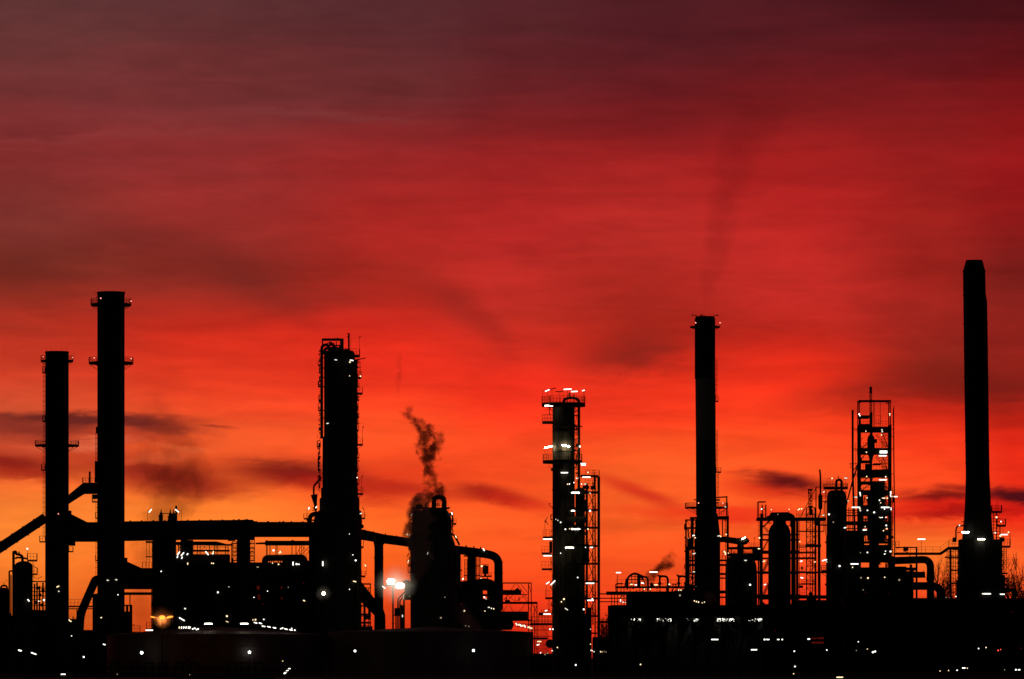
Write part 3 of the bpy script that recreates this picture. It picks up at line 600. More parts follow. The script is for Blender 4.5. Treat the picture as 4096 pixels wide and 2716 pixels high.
# ------------------------------------------------------------------ storage tanks
DT = 885
def tank(x, r, ytop, label, roof, y2=None, lamps=()):
    t = T('storage_tank', label, 'storage tank', DT, x, 'wide storage tanks in front of the plant')
    t.add('shell', M().lathe(x, [(r, ytop), (r, GY(DT)+1)], 0, 96), tankm, smooth=True)
    t.add('roof', M().lathe(x, [(r+1.5, ytop-.2), (r+1.5, ytop-2), (r*.5, ytop-roof*.55), (4, ytop-roof)], 0, 64), tankm, smooth=True)
    random.seed(int(x))
    for k in range(4):
        y = ytop+8+(GY(DT)-ytop)*k/4.2; t.add('plate_seam', M().lathe(x, [(r+.15, y), (r+1.1, y+.3), (r+1.1, y+1.5), (r+.15, y+1.8)], 0, 96), tankm)
    st = M()
    for k in range(34):
        a = radians(-112+k*.75+(14 if x > 1000 else 0)); y = GY(DT)-(GY(DT)-ytop)*k/34; st.box(x+(r+3)*cos(a)-2, x+(r+3)*cos(a)+4, y, y+1.4, (r+3)*sin(a)-8, (r+3)*sin(a)-1)
    t.add('stair', st)
    return t
t = tank(865, 435, 2540, 'wide low tank below the heater block, street lamps in front', 34)
for x in (852, 993): t.lamp(x, 2497, 31, 0, 'h', d=-300, pole=(x, 2525))
for x, y, w, a in ((1037,2493,15,-15),(1056,2495,14,-15),(1068,2507,15,-10),(1089,2509,15,-12),(1111,2513,15,-12),(1139,2515,15,18),(1156,2518,15,-12),(1175,2521,15,-12),(1190,2522,7,0),(1178,2515,6,0),(795,2516,16,22),(809,2519,14,20)): t.lamp(x, y, w, a, d=-330+abs(x-865)*.25)
for x in (739, 748, 757, 766, 775, 781): t.lamp(x, 2512, 10, 78, 'y' if x < 745 else 'w', h=4, d=-330)
m = M()
for x in range(835, 880, 15): m.bar(x, 2500, x, 2530, 1, -305)
t.add('railing', M().rail([(600,2538,-345),(700,2538,-400),(865,2538,-433),(1000,2538,-412),(1150,2538,-326)], 12, 30, .8).add(m.v, m.f))
t = tank(1722, 411, 2530, 'plain low tank below the steaming column', 22)
t.add('railing', M().rail([(1560,2528,-370),(1722,2528,-408),(1900,2528,-370),(2020,2526,-280)], 10, 40, .7))

# street lamps in front of the tanks
DS = 845
t = T('street_lamp', 'orange sodium street lamp with three heads before the left tank', 'street lamp', DS, 648, 'street lamps before the tanks')
t.add('pole', M().cyl(648, 2474, GY(DS), 1.8, 0, 8, 2.6).bar(622, 2466, 676, 2466, 2), steel)
t.add('lantern', M().lathe(648, [(4,2462),(11,2465),(12,2470),(7,2475)], 0, 14), ML['o'])
glow(t, 648, 2480, 0, 700, (1,.28,.06), .2)
t.add('lantern', M().tube([(602,2466,0),(610,2468,0),(622,2471,0)], [1.6,2.6,1.4], 8), ML['o']); t.add('lantern', M().tube([(667,2471,0),(678,2468,0),(692,2466,0)], [2.5,4.5,2], 8), ML['o'])
for x, y, r, lb in ((567,2611,6,'white globe lamp at the left end of the wide tank'),(998,2609,5.6,'white globe lamp before the middle of the wide left tank'),(1420,2604,4.4,'small globe lamp before the gap between the tanks'),(1894,2602,5,'globe lamp before the right part of the plain tank')):
    t = T('globe_lamp', lb, 'lamp', 866 if x < 1300 else 864, x, 'globe lamps along the tank wall')
    D_ = 862; t = t; t.add('post', M().cyl(x, y+r-1, GY(t.D), 1.2, 0, 6), steel); t.add('globe', M().ball(x, y, r, 0, 14), ML['g'], smooth=True)
    t.add('conduit', M().bar(x+18, y+10, x+18, GY(t.D), 1.2).bar(x+2, y+12, x+18, y+12, 1), steel)

# foreground pipe track
DP = 790
t = T('pipe_track', 'long low pipe track with portal frames along the bottom left', 'pipework', DP, 560)
m = M()
for i, y in enumerate((2664, 2672, 2680)): m.tube([(-60, y-6, i*14), (560, y, i*14), (1180, y+7, i*14)], 2.6, 8)
t.add('pipe', m, clad)
t.add('handrail', M().rail([(-60,2652,-20),(400,2655,-20),(1150,2662,-20)], 14, 54, 1.0), clad)
for x in (120, 240, 300, 440, 523, 580, 635, 700, 760, 910, 960, 1020): t.add('portal_frame', M().box(x, x+5, 2650, GY(DP), -4, 4).box(x, x+34, 2650, 2655, -4, 4).box(x+30, x+35, 2655, GY(DP), -4, 4))
t.add('junction_box', M().box(258, 272, 2646, GY(DP), -6, 6))
t = T('pipe_track', 'broad insulated pipe bundle at the bottom left corner', 'pipework', 775, 300)
t.add('pipe', M().tube([(-60,2706,0),(600,2703,0),(1100,2712,0)], 5, 8).tube([(-60,2693,16),(620,2693,16),(1100,2700,16)], 4, 8), paint)
t.lamps([(254,2697,20,0),(470,2697,5,0,'d'),(760,2699,4,0,'d')], -12)
t.add('sleeper', M().box(100, 108, 2700, GY(775), -8, 24).box(400, 408, 2700, GY(775), -8, 24).box(800, 808, 2704, GY(775), -8, 24))

# ------------------------------------------------------------------ lit column with steel frame (centre)
DE = 850; GE = GY(DE)
t = T('distillation_column', 'brightly lit column with round railed platforms right of centre', 'column', DE, 2255)
prof = [(38,1618),(44,1630)]
for y in (1708, 1728, 1804, 1959, 2030): prof += [(44.5,y-2),(47.5,y-1.5),(47.5,y+1.5),(44.5,y+2)]
prof += [(44.5, 2290), (46, 2300), (46, GE)]
t.add('shell', M().lathe(2254.5, prof, 0, 48), clad, smooth=True)
t.add('side_vessel', M().vessel(2321, 1950, GE, 19, 18), clad, smooth=True); clutter(t, [(2302,1660,1900,1,14),(2340,1980,2440,1,12),(2302,1920,2440,1,16)], 31, 16)
t.ring(2254, 1613, 10, 87, 26, 14); t.ring(2250, 1843, 44, 79, 25, 11, m=steel)
p = t.add('platform', M().box(2169, 2212, 1686, 1695, -26, 26)); t.add('railing', M().rail([(2212,1686,26),(2169,1686,26),(2169,1686,-26),(2212,1686,-26)], 27, 12), None, p)
hp = [(2316,2440,-30),(2316,1632,-30)]+[(2286+30*cos(a), 1600-16*sin(a)+0, -30) for a in [i*pi/8 for i in range(9)]]+[(2256,1615,-30)]
t.add('overhead_pipe', M().tube([(2315.5,2440,0),(2315.5,1604,0)]+[(2285+30.5*cos(a), 1606-15*sin(a), 0) for a in [i*pi/10 for i in range(1,10)]]+[(2254.5,1615,0)], 5.6, 14).box(2276, 2281, 1574, 1590, -3, 3).ball(2278, 1575, 4).bar(2290, 1580, 2298, 1580, 3).bar(2270, 1583, 2276, 1577, 2), clad, smooth=True)
m = M()
for y in (1660, 1704, 1715, 1800): m.box(2298, 2330 if y in (1704,) else 2318, y, y+4, -6, 6)
for a, b in ((1634, 1646), (1720, 1710)): m.bar(2299, a, 2312, b, 3)
m.bar(2198, 1630, 2210, 1645, 2).bar(2186, 1637, 2200, 1637, 2).bar(2198, 1628, 2198, 1660, 3).bar(2192, 1862, 2207, 1876, 1.6).box(2204, 2212, 1872, 1884, -4, 4)
m.pipe([(2208,2030,-10),(2196,2020,-10),(2196,2014,-10),(2202,2014,-10)], 1.2).bar(2199, 1583, 2199, 1610, 3, -40)
t.add('bracket', m)
# lamps on the crown
for x, y, w, a, on in ((2189,1564,20,22,1),(2208,1557,32,12,0),(2237,1568,32,0,0),(2270,1559,33,2,1),(2297,1568,27,3,1),(2333,1564,12,18,1)):
    if on: t.lamp(x, y, w, a, d=-40, pole=(x, 1612))
    else: t.add('light_fitting', M().bar(x-w/2, y+w/2*math.tan(radians(a)), x+w/2, y-w/2*math.tan(radians(a)), 3.4, -30).bar(x, y, x, 1612, 1.2, -30), fit)
t.add('lamp_post', M().bar(2171, 1566, 2171, 1612, 1.1, -30).bar(2171, 1566, 2182, 1564, 1.6, -30).bar(2338, 1562, 2338, 1612, 1.1, -30))
t.lamp(2194, 1789, 34, 14, 'H', d=-30, pole=(2191, 1843)); t.lamp(2263, 1786, 33, -11, 'H', d=-62); t.lamp(2319, 1787, 9, d=-20); t.add('lamp_post', M().bar(2180, 1803, 2180, 1843, 1.1).bar(2325, 1800, 2325, 1843, 1.1))
t.lamps([(2195,1626,34,0,'h'),(2247,1623,8,0,'H'),(2257,1893,30)], -62)
# riser pipes in front of the shell
m = M()
for x, y0, r in ((2214,2300,3.5),(2222,2316,3),(2234,2050,2.6),(2270,1900,2.6),(2300,2330,3),(2282,2100,2.2)): m.cyl(x, y0, GE-10, r, -50, 8)
t.add('riser_pipe', m, clad, smooth=True)
for x0, x1, y, h in ((2172,2211,2147,27),(2167,2203,2211,25),(2167,2208,2274,27),(2181,2210,2390,27),(2166,2208,2452,12)):
    t.plat(x0, x1, y, h, 7, -20, 16)
t.add('ladder', M().ladder(2205, 2160, 2290, -10, 6).ladder(2195, 2396, 2450, -10, 6).ladder(2207, 2085, 2150, -6, 6))
clutter(t, [(2209,2040,2440,-1,8),(2270,1900,2060,1,10),(2299,1640,1860,1,9)], 19, 14)
t.add('weather_vane', M().bar(2180, 2147, 2180, 2075, 1.5).bar(2180, 2092, 2190, 2068, 2.6).bar(2182, 2082, 2194, 2100, 2.6).bar(2178, 2086, 2186, 2088, 3))
t.add('drum', M().vessel(2203, 2165, 2212, 6, -6), vess)
t.lamps([(2190,2158,38),(2190,2224,35),(2211,2332,27,45),(2188,2457,31),(2184,2443,11,10),(2223,2079,5),(2231,2083,6),(2242,2091,7),(2242,2214,5),(2200,2517,8),(2211,2517,8),(2229,2590,6),(2208,2603,5),(2245,2408,6,0,'y'),(2255,2397,9,35,'y')], -60)
t.lamp(2191, 2332, 17, 35, d=-24, pole=(2186, 2390))

t = T('access_scaffold', 'lit steel stair frame bolted to the right of the lit column', 'steel frame', DE-2, 2350)
m = M(); GEF = GY(DE-2)
for d in (-58, 16):
    for x, y0, w in ((2347,1936,8),(2380,1905,4),(2397,1908,5)): m.bar(x, y0, x, GEF, w, d)
    for y in (1968, 2038, 2109, 2182, 2253, 2324, 2392, 2462, 2530): m.box(2262, 2399, y, y+6, d-2, d+2)
    m.bar(2322, 1903, 2394, 1905, 5, d).bar(2264, 2040, 2264, GEF, 4, d).bar(2300, 2100, 2300, 2330, 2.5, d)
fl = (1968, 2038, 2109, 2182, 2253, 2324, 2392, 2462)
for i, (a, b) in enumerate(zip(fl[:-1], fl[1:])):
    m.bar(2348, b, 2380, a+6, 2.4, -58) if i % 2 == 0 else m.bar(2350, a+6, 2380, b, 2.4, -58)
    if i > 0: m.bar(2264, b, 2320, a+6, 2.2, -58) if i % 2 == 0 else m.bar(2280, a+6, 2340, b, 2.2, -58)
t.add('frame', m, steel)
m = M()
for y in fl+(1905, 1936): m.rail([(2340,y,-60),(2397,y,-60),(2397,y,16)], 23, 13, 1.0)
t.add('railing', m)
m = M()
for i, (a, b) in enumerate(zip(fl[:-1], fl[1:])):
    x0, x1 = (2354, 2378) if i % 2 else (2378, 2354)
    m.bar(x0, b, x1, a, 2, -20).bar(x0, b, x1, a, 2, 0)
    for k in range(1, 12): q = k/12; m.box(x0+(x1-x0)*q-2, x0+(x1-x0)*q+2, b+(a-b)*q-.6, b+(a-b)*q+.6, -20, 0)
t.add('stair', m)
t.add('pipe', M().pipe([(2322,1906,-30),(2393,1906,-30),(2393,GEF,-30)], 4, 12).cyl(2371, 1930, 2500, 2.2, -40).cyl(2376, 1890, 1950, 2, -40).pipe([(2373,1885,-40),(2375,1883,-40),(2378,1882,-40)], 1.5).box(2330, 2356, 1944, 1956, -50, 0).box(2362, 2378, 1946, 1958, -50, 0), steel)
t.add('deck_plating', M().box(2264, 2348, 1962, 1978, -56, -50).box(2264, 2348, 2034, 2048, -56, -50).box(2264, 2350, 2105, 2120, -56, -50).box(2262, 2356, 2178, 2190, -56, -50).box(2330, 2356, 2190, 2250, -40, 10).box(2264, 2340, 2395, 2440, -30, -10).box(2350, 2366, 2430, 2460, -30, 0).box(2300, 2366, 2455, GEF, -40, 10).box(2330, 2346, 2000, 2035, -40, 0), steel)
t.add('drum', M().drum(2266, 2345, 2078, 12, -10), clad)
t.lamps([(2332,1857,22),(2333,1863,20),(2351,1892,9),(2345,1911,34),(2305,1915,5),(2311,1915,4),(2270,1939,6,0,'y'),(2277,1938,7),(2295,1933,5),(2325,1938,7),(2340,1938,13),(2301,1973,33,0,'h'),(2359,1975,8),(2291,2045,15,0,'h'),(2359,2045,9),(2302,2118,35,0,'h'),(2351,2118,7,0,'y'),(2261,2119,8),
         (2277,2192,35,0,'h'),(2341,2191,5),(2365,2191,18),(2310,2311,6),(2359,2334,35),(2361,2402,26),(2369,2398,12,-60),(2265,2437,16,-35),(2334,2438,9,30),(2361,2517,5),(2361,2577,5,0,'y'),(2375,2607,6),(2363,2601,4),(2368,2603,4),(2278,2117,5,0,'y')], -66)

t = T('pipe_rack', 'see-through pipe rack left of the foot of the lit column', 'pipe rack', DE+30, 2165)
GR = GY(DE+30); m = M()
for x in (2130, 2140, 2155, 2168, 2180, 2192): m.bar(x, 2455 if x > 2150 else 2480, x, GR, 2.2)
for x in (2149, 2162, 2174, 2186): m.bar(x, 2500, x, GR, 1.4, 8)
for y in (2468, 2480, 2487, 2500, 2520, 2545, 2580, 2596): m.bar(2118, y, 2210, y, 2.4 if y < 2550 else 1.4)
m.box(2120, 2210, 2492, 2500, -5, 5).box(2128, 2190, 2550, 2558, -5, 5).box(2120, 2212, 2614, GR, -5, 5).ball(2200, 2575, 18).box(2155, 2175, 2450, 2462, -5, 5)
for a, b in ((2132,2152),(2168,2192)): m.bar(a, 2500, b, 2550, 1.2).bar(a, 2560, b, 2612, 1.2)
t.add('frame', m); t.lamps([(2157,2566,18),(2152,2579,12,15),(2162,2611,6),(2212,2609,5,0,'y'),(2180,2618,6,0,'d'),(2190,2613,6,0,'d')], -14)
t = T('pipe_rack', 'ladder-like pipe stack between the lit column and the low unit', 'pipe rack', DE+30, 2415)
m = M()
for x in (2404, 2412, 2424): m.bar(x, 2470, x, GR, 1.8)
for y in (2484, 2500, 2520, 2532, 2541, 2550): m.bar(2398, y, 2432, y, 2)
m.box(2398, 2434, 2484, 2492, -4, 4).box(2370, 2440, 2548, GR, -6, 6)
t.add('frame', m); t.lamps([(x, 2607, 6, 0, 'y') for x in (2402, 2409, 2416, 2424, 2431)], -12)

# ------------------------------------------------------------------ low process unit
DU = 900; GU = GY(DU)
t = T('process_unit', 'low process unit with railed deck and looped pipes left of the middle chimney', 'process unit', DU, 2610)
t.add('block', M().box(2505, 2795, 2366, GU, -40, 40).box(2432, 2506, 2422, GU, -40, 40).prism([(2690,2366),(2760,2350),(2830,2400),(2830,2440),(2690,2440)], -30, 30), wallm)
m = M().box(2464, 2790, 2346, 2353, -34, 20).box(2400, 2440, 2373, 2378, -8, 8).box(2425, 2506, 2366, 2380, -10, 10).box(2400, 2506, 2391, 2395, -8, 8).box(2400, 2506, 2405, 2409, -8, 8).box(2484, 2500, 2382, 2386, -6, 6)
for x in (2446, 2458, 2470, 2484, 2496): m.bar(x, 2350 if x > 2460 else 2380, x, 2424, 3)
for x in (2520, 2560, 2600, 2640, 2710, 2740): m.bar(x, 2353, x, 2368, 3)
t.add('deck', m)
t.add('railing', M().rail([(2464,2346,-34),(2790,2346,-34)], 26, 22))
m = M()
for k, r in enumerate((0, 1, 2)):
    d = -20+k*16; m.tube([(2540+41*cos(a), 2350-58*sin(a), d) for a in [i*pi/14 for i in range(15)]], 2, 6)
for x in (2512, 2526, 2540, 2554, 2568): y = 2350-58*math.sqrt(max(0, 1-((x-2540)/41)**2)); m.bar(x, y, x, 2350, 2.6, -18); m.bar(x, y, x, y, 1.5, -20, 12)
for y in (2306, 2318, 2332): w = 41*math.sqrt(1-((2350-y)/58)**2); m.bar(2540-w, y, 2540+w, y, 2.6, -18)
m.tube([(2540+38*cos(a), 2350-54*sin(a), -4) for a in [i*pi/14 for i in range(3, 12)]], 3.5, 6).box(2548, 2562, 2298, 2350, -14, -8).box(2502, 2514, 2315, 2350, -14, -8)
t.add('dome_frame', m)
for q in (([(2465,2372,-20),(2462,2336,-20),(2492,2335,-20)], 2.6, 8),([(2560,2308,-30),(2590,2308,-30),(2591,2365,-30)], 4, 12),([(2636,2305,-30),(2670,2306,-30),(2671,2368,-30)], 4.5, 14),([(2712,2305,-30),(2746,2306,-30),(2748,2368,-30)], 4.5, 14)): t.add('looped_pipe', M().pipe(*q), steel)
m = M()
for x in (2638, 2714): m.bar(x-9, 2303, x+16, 2306, 6, -30).cyl(x, 2306, 2350, 4, -30).bar(x-8, 2298, x+8, 2312, 3, -30).ball(x, 2334, 7, -30).bar(x-26 if x > 2700 else x-8, 2337, x, 2337, 3, -30)
m.bar(2560, 2300, 2578, 2308, 5, -30).box(2600, 2612, 2332, 2347, -20, 0)
t.add('valve', m)
clutter(t, [(2506+k*12,2326,2364,1,9) for k in range(24)], 15, 2)
t.add('antenna', M().bar(2732, 2272, 2732, 2320, .9).bar(2471, 2300, 2471, 2346, 1.2))
t.lamp(2473, 2291, 21, 0, d=-36, pole=(2468, 2346)); t.lamp(2613, 2289, 34, 0, d=-36, pole=(2612, 2346))
t.lamps([(2481,2403,15,90),(2491,2409,4),(2500,2410,4),(2525,2338,11,0,'y'),(2542,2340,10,0,'w'),(2569,2333,13,-10,'w'),(2622,2340,16,0,'y'),(2576,2357,6,0,'y'),(2600,2357,6,0,'y'),(2713,2361,6,0,'y'),(2722,2361,6,0,'y'),(2676,2338,8,0,'y'),(2776,2404,6,0,'y'),(2784,2407,6,0,'y'),(2792,2409,7),(2807,2412,4,0,'y'),(2816,2409,5,0,'y'),(2718,2382,9,-40,'d')], -48)

# ------------------------------------------------------------------ middle chimney
DF = 960; GF = GY(DF)
t = T('chimney', 'middle chimney with pale painted band and three hooked lamps on top', 'chimney', DF, 2825, 'slim chimneys of the refinery')
def fx(y): return 2819.5+(y-1270)*.0075
m = M().lathe(2820, [(34,1269),(38,1266),(38.5,1273),(41,1274),(41,1515)], 0, 36); t.add('shaft', m, conc, smooth=True)
t.add('painted_band', M().tube([(fx(1515),1515,0),(fx(1761),1761,0)], [40.2,39.8], 36), band, smooth=True)
t.add('shaft', M().tube([(fx(1761),1761,0),(fx(2060),2060,0)], [39.8,41], 36).lathe(2829, [(41,2055),(44,2072),(48,2110),(52,2140),(52,GF)], 0, 36), conc, smooth=True)
m = M()
for x, s_ in ((2784,-1),(2817,-1),(2855,1)): m.bar(x, 1272, x, 1262, 3, -20).bar(x, 1262, x+18*s_, 1261, 2.4, -20).bar(x+18*s_, 1262, x+10*s_, 1263, 4, -20)
t.add('lamp_bracket', m)
t.ring(2820, 1306, 41, 60, .5, 5, br=6); m = M().bar(2880, 1306, 2880, 1294, 2, -10); t.add('bracket', m)
t.lamp(2781, 1294, 6, 0, 'p', d=-42); t.lamp(2880, 1292, 6, 0, 'p', d=-10)
t.add('ladder', M().ladder(2866, 1440, 1600, 0, 5).ladder(2868, 1720, 1890, 0, 5).ladder(2872, 1890, 2030, 0, 5))
t.plat(2862, 2873, 1604, 20, 4, -10, 10); t.plat(2864, 2884, 1887, 17, 4, -12, 12, 'l')
t.ring(2826, 2029, 40, 86, 17, 5, br=22)
t.lamps([(2792,2014,6,0,'p'),(2889,2014,6,0,'p')], -60); t.lamps([(2901,2029,10)], -50)
t.add('cable_box', M().box(2775, 2790, 1997, 2001, -6, 6).box(2866, 2880, 1997, 2003, -6, 6).box(2862, 2874, 2008, 2012, -6, 6))
t = T('access_scaffold', 'steel frame clasping the left of the middle chimney foot', 'steel frame', DF-5, 2765)
m = M(); GG = GY(DF-5)
for d in (-26, 26):
    m.bar(2744, 2079, 2744, GG, 5, d).bar(2753, 2110, 2753, GG, 3, d).bar(2770, 2110, 2770, GG, 7 if d < 0 else 3, d).bar(2783, 2079, 2783, GG, 3, d)
for y, h in ((2078,4),(2109,6),(2186,12),(2239,5),(2256,8),(2292,6),(2310,3),(2340,5)): m.box(2741, 2792, y, y+h, -30, 30)
for a, b, c, e in ((2746,2082,2762,2108),(2785,2082,2770,2108),(2766,2114,2750,2150),(2770,2152,2786,2116),(2746,2114,2768,2186),(2746,2198,2768,2238),(2784,2198,2772,2238),(2746,2262,2768,2290),(2784,2262,2772,2290),(2746,2300,2768,2340),(2784,2300,2772,2340)): m.bar(a, b, c, e, 1.8, -26)
m.box(2749, 2771, 2154, 2190, -20, 20).box(2744, 2758, 2194, GG, -16, 16)
t.add('frame', m); clutter(t, [(2741,2090,2350,-1,5),(2758,2190,2370,1,10),(2786,2100,2360,-1,7)], 16, 12); t.add('riser_pipe', M().cyl(2769, 2068, 2175, 6.5).box(2760, 2790, 2068, 2076, -10, 10), steel)
t.add('railing', M().rail([(2741,2166,-30),(2790,2166,-30)], 12, 10).rail([(2741,2310,-30),(2790,2310,-30)], 18, 10))
t.lamps([(2773,2143,14,15),(2779,2152,8),(2775,2215,14,12),(2774,2288,13),(2785,2347,5),(2752,2154,5,0,'d')], -40)
t = T('access_scaffold', 'tall gallows frame on the right of the middle chimney foot', 'steel frame', DF-5, 2895)
m = M()
for d in (-24, 24): m.bar(2907, 1988, 2907, 2070, 3.5, d).bar(2866, 1990, 2909, 1987, 4, d).bar(2911, 2070, 2911, GG, 7, d).bar(2890, 2078, 2890, 2150, 2.4, d)
m.box(2870, 2915, 2066, 2078, -28, 28)
for y, h in ((2238,7),(2256,8),(2292,8),(2310,5),(2362,12),(2386,6)): m.box(2875, 2920, y, y+h, -24, 24)
m.bar(2872, 2062, 2905, 2036, 2, -24).bar(2876, 2064, 2876, 2036, 2, -24).bar(2896, 2080, 2904, 2085, 4, -24).bar(2886, 2200, 2900, 2235, 1.4, -24).bar(2900, 2200, 2886, 2235, 1.4, -24)
m.bar(2902, 2078, 2902, GG, 2.2, -20).bar(2887, 2200, 2887, GG, 1.8, -20)
t.add('frame', m); t.add('railing', M().rail([(2876,2066,-28),(2913,2066,-28)], 18, 9).rail([(2890,2140,-28),(2904,2140,-28)], 22, 7).rail([(2912,2066,20),(2912,2030,20)], 4, 8))
t.lamps([(2873,2145,13,12),(2880,2147,6,0,'y'),(2898,2152,11,-10),(2902,2139,8),(2895,2208,8,-20,'y'),(2899,2213,6,0,'y'),(2899,2218,7,0,'y'),(2911,2214,4,0,'y')], -60)

# drum, vessel
t = T('horizontal_drum', 'horizontal drum on a short leg right of the middle chimney', 'vessel', DF-12, 2950)
t.add('shell', M().tube([(2880,2160,0),(2895,2157,0),(2950,2165,0),(2978,2164,0),(2988,2163,0),(2993,2163,0)], [10,12,13,15.5,13,7], 18).box(2990, 2997, 2158, 2170, -4, 4), vess, smooth=True)
t.add('support_leg', M().lathe(2962, [(12,2170),(13,2182),(15,2190)], 0, 14).bar(2962, 2190, 2962, GY(DF-12), 5)); t.lamp(2974, 2153, 18, 25, 'h', d=-24)
t = T('access_bridge', 'railed walkway between the middle chimney and the hooded reactor', 'walkway', DF-12, 2985)
t.add('deck', M().box(2912, 3040, 2188, 2198, -16, 16).bar(2925, 2198, 2925, G0, 4).bar(3034, 2198, 3034, G0, 5).box(3009, 3042, 2196, 2243, -14, 14))
t.add('railing', M().rail([(2995,2188,-16),(3040,2188,-16)], 16, 10).bar(3017, 2148, 3017, 2190, 1.2).bar(3017, 2150, 3017, 2156, 3)); t.lamps([(3033,2195,9,-10,'d'),(3035,2152,7,0,'y')], -20)
t = T('reactor_vessel', 'plump domed vessel with spiky manifold right of the middle chimney', 'vessel', DF-20, 2968)
t.add('shell', M().lathe(2965, [(8,2214),(34,2218),(50,2232),(60,2256),(64,2290),(64,GF)], 0, 36), vess, smooth=True)
m = M(); random.seed(5)
for x in list(range(2918, 2945, 5))+list(range(2974, 3010, 5)): y = 2207+random.randint(-3, 5); m.bar(x, y, x, 2235, 2.6, random.randint(-10, 10))
m.box(2915, 3012, 2213, 2226, -12, 12).cyl(2962, 2196, 2216, 13)
for x in range(2918, 3010, 7): m.bar(x, 2212, x+4, 2200, 1.2)
t.add('nozzle_cluster', m); t.add('outrigger', M().box(2905, 2925, 2240, GF, -6, 6)); t.lamps([(2979,2243,13),(2997,2340,12,-12)], -70)

# ------------------------------------------------------------------ hooded reactor in its frame
DG = 925; GGG = GY(DG)
t = T('reactor_vessel', 'round-shouldered reactor under a broad hood inside a steel frame', 'vessel', DG, 3118)
t.add('shell', M().lathe(3118, [(26,2082),(26,2094),(36,2106),(43,2122),(45,2142),(45,GGG)], 0, 32), vess, smooth=True)
t.add('hood', M().prism([(3066,2082),(3068,2064),(3076,2063),(3086,2050),(3152,2049),(3170,2058),(3180,2070),(3182,2082)], -26, 26), steel)
t.add('downcomer_pipe', M().pipe([(3150,2062,0),(3173,2066,0),(3174,2400,0),(3174,GGG,0)], 9.5, 22), steel)
m = M()
for d in (-46, 46):
    m.bar(3045, 2080, 3045, GGG, 8, d).bar(3189, 2078, 3189, GGG, 5, d).bar(3032, 2008, 3032, 2080, 3, d).bar(3031, 2008, 3063, 2008, 3, d)
    for y, h in ((2137,4),(2157,5),(2203,12),(2231,5),(2286,9),(2382,16)): m.box(3040, 3196, y, y+h, d-3, d+3)
    m.bar(3052, 2108, 3078, 2084, 4, d).bar(3052, 2100, 3074, 2130, 2.5, d).bar(3070, 2084, 3082, 2096, 2.5, d)
    for a, b in ((2204,2160),(2288,2236),(2382,2330)): m.bar(3050, b+(a-b), 3074, b, 2.5, d).bar(3050, b+(a-b)+10, 3074, b+12, 2.5, d) if a > 2204 else m.bar(3050, a, 3072, b, 2.5, d)
    m.bar(3195, 2082, 3195, GGG, 2, d)
m.box(3027, 3300, 2072, 2083, -50, 50).box(3022, 3075, 2286, 2294, -48, -40).box(3026, 3200, 2378, 2394, -48, -40).bar(3148, 2108, 3160, 2098, 3, -46).bar(3160, 2086, 3160, 2110, 4, -46)
m.bar(3070, 2340, 3070, 2380, 2.5, -46).box(3052, 3056, 2412, GGG, -46, 46).box(3042, 3056, 2410, 2420, -46, 46)
t.add('frame', m)
t.add('pipe', M().cyl(3048, 2020, 2074, 2.6, -20).cyl(3062, 2019, 2074, 2.6, -20).bar(3040, 2038, 3062, 2037, 2.5, -20).box(3041, 3052, 2055, 2074, -24, 0).cyl(3034, 2290, GGG, 2, -40))
t.add('ladder', M().ladder(3034, 2084, 2162, -48, 6).ladder(3034, 2295, 2380, -48, 6).ladder(3032, 2232, 2286, -48, 6))
t.add('railing', M().rail([(3027,2072,-50),(3062,2072,-50)], 14, 8).rail([(3184,2072,-50),(3300,2072,-50)], 14, 11).rail([(3196,2072,40),(3225,2072,40)], 36, 12))
L = [(3043,2038,9,15),(3082,2040,5,0,'y'),(3153,2039,5,0,'y'),(3192,2039,14,38),(3203,2037,7,0,'y'),(3035,2153,7,0,'y'),(3196,2168,6,25,'y'),(3053,2246,15,25),(3201,2246,13,15),(3204,2312,14,-15),(3057,2339,12,14),(3033,2196,10,-8,'y'),(3108,2059,4,0,'d')]
t.lamps(L, -60)
t.add('lamp_post', M().bar(3082, 2042, 3082, 2064, 1.2).bar(3153, 2041, 3153, 2050, 1.2).bar(3186, 2042, 3186, 2072, 1.2))

t = T('lattice_tower', 'thin lattice tower behind pipe posts between the reactor and next column', 'lattice tower', DG+10, 3240)
GH = GY(DG+10)
m = M().truss(3235, 3248, 1962, 2026, -6, 6, 6, 2.2, False).truss(3226, 3260, 2030, 2382, -16, 16, 12, 2)
m.bar(3241, 1960, 3241, 2400, 3).box(3232, 3250, 1956, 1962, -8, 8).box(3232, 3236, 1962, 1976, -4, 4).box(3232, 3252, 2024, 2030, -10, 10).cyl(3242, 2030, 2060, 6)
m.bar(3250, 2040, 3250, 2384, 3.4)
for k in range(16): y = 2100+k*18; m.bar(3246, y, 3260, y-14, 1.2).bar(3246, y-14, 3260, y, 1.2)
m.box(3226, 3262, 2382, GH, -12, 12)
t.add('mast', m); t.add('railing', M().rail([(3224,2072,-18),(3262,2072,-18)], 34, 8).rail([(3224,2184,-18),(3262,2184,-18)], 18, 7).rail([(3224,2264,-18),(3262,2264,-18)], 18, 7))
t = T('pipe_rack', 'tall pipe posts and cross beams between the hooded reactor and next column', 'pipe rack', DG+4, 3265)
m = M()
m.bar(3264, 1948, 3264, 2400, 4).bar(3262, 1948, 3286, 1948, 3).bar(3264, 1953, 3199, 2072, 2.6).bar(3249, 1996, 3264, 1996, 1.6).bar(3278, 2082, 3279, 2400, 7)
m.bar(3272, 2082, 3272, 2400, 2.4).pipe([(3196,2126,0),(3296,2126,0),(3297,2010,0),(3306,2010,0)], 1.8, 5)
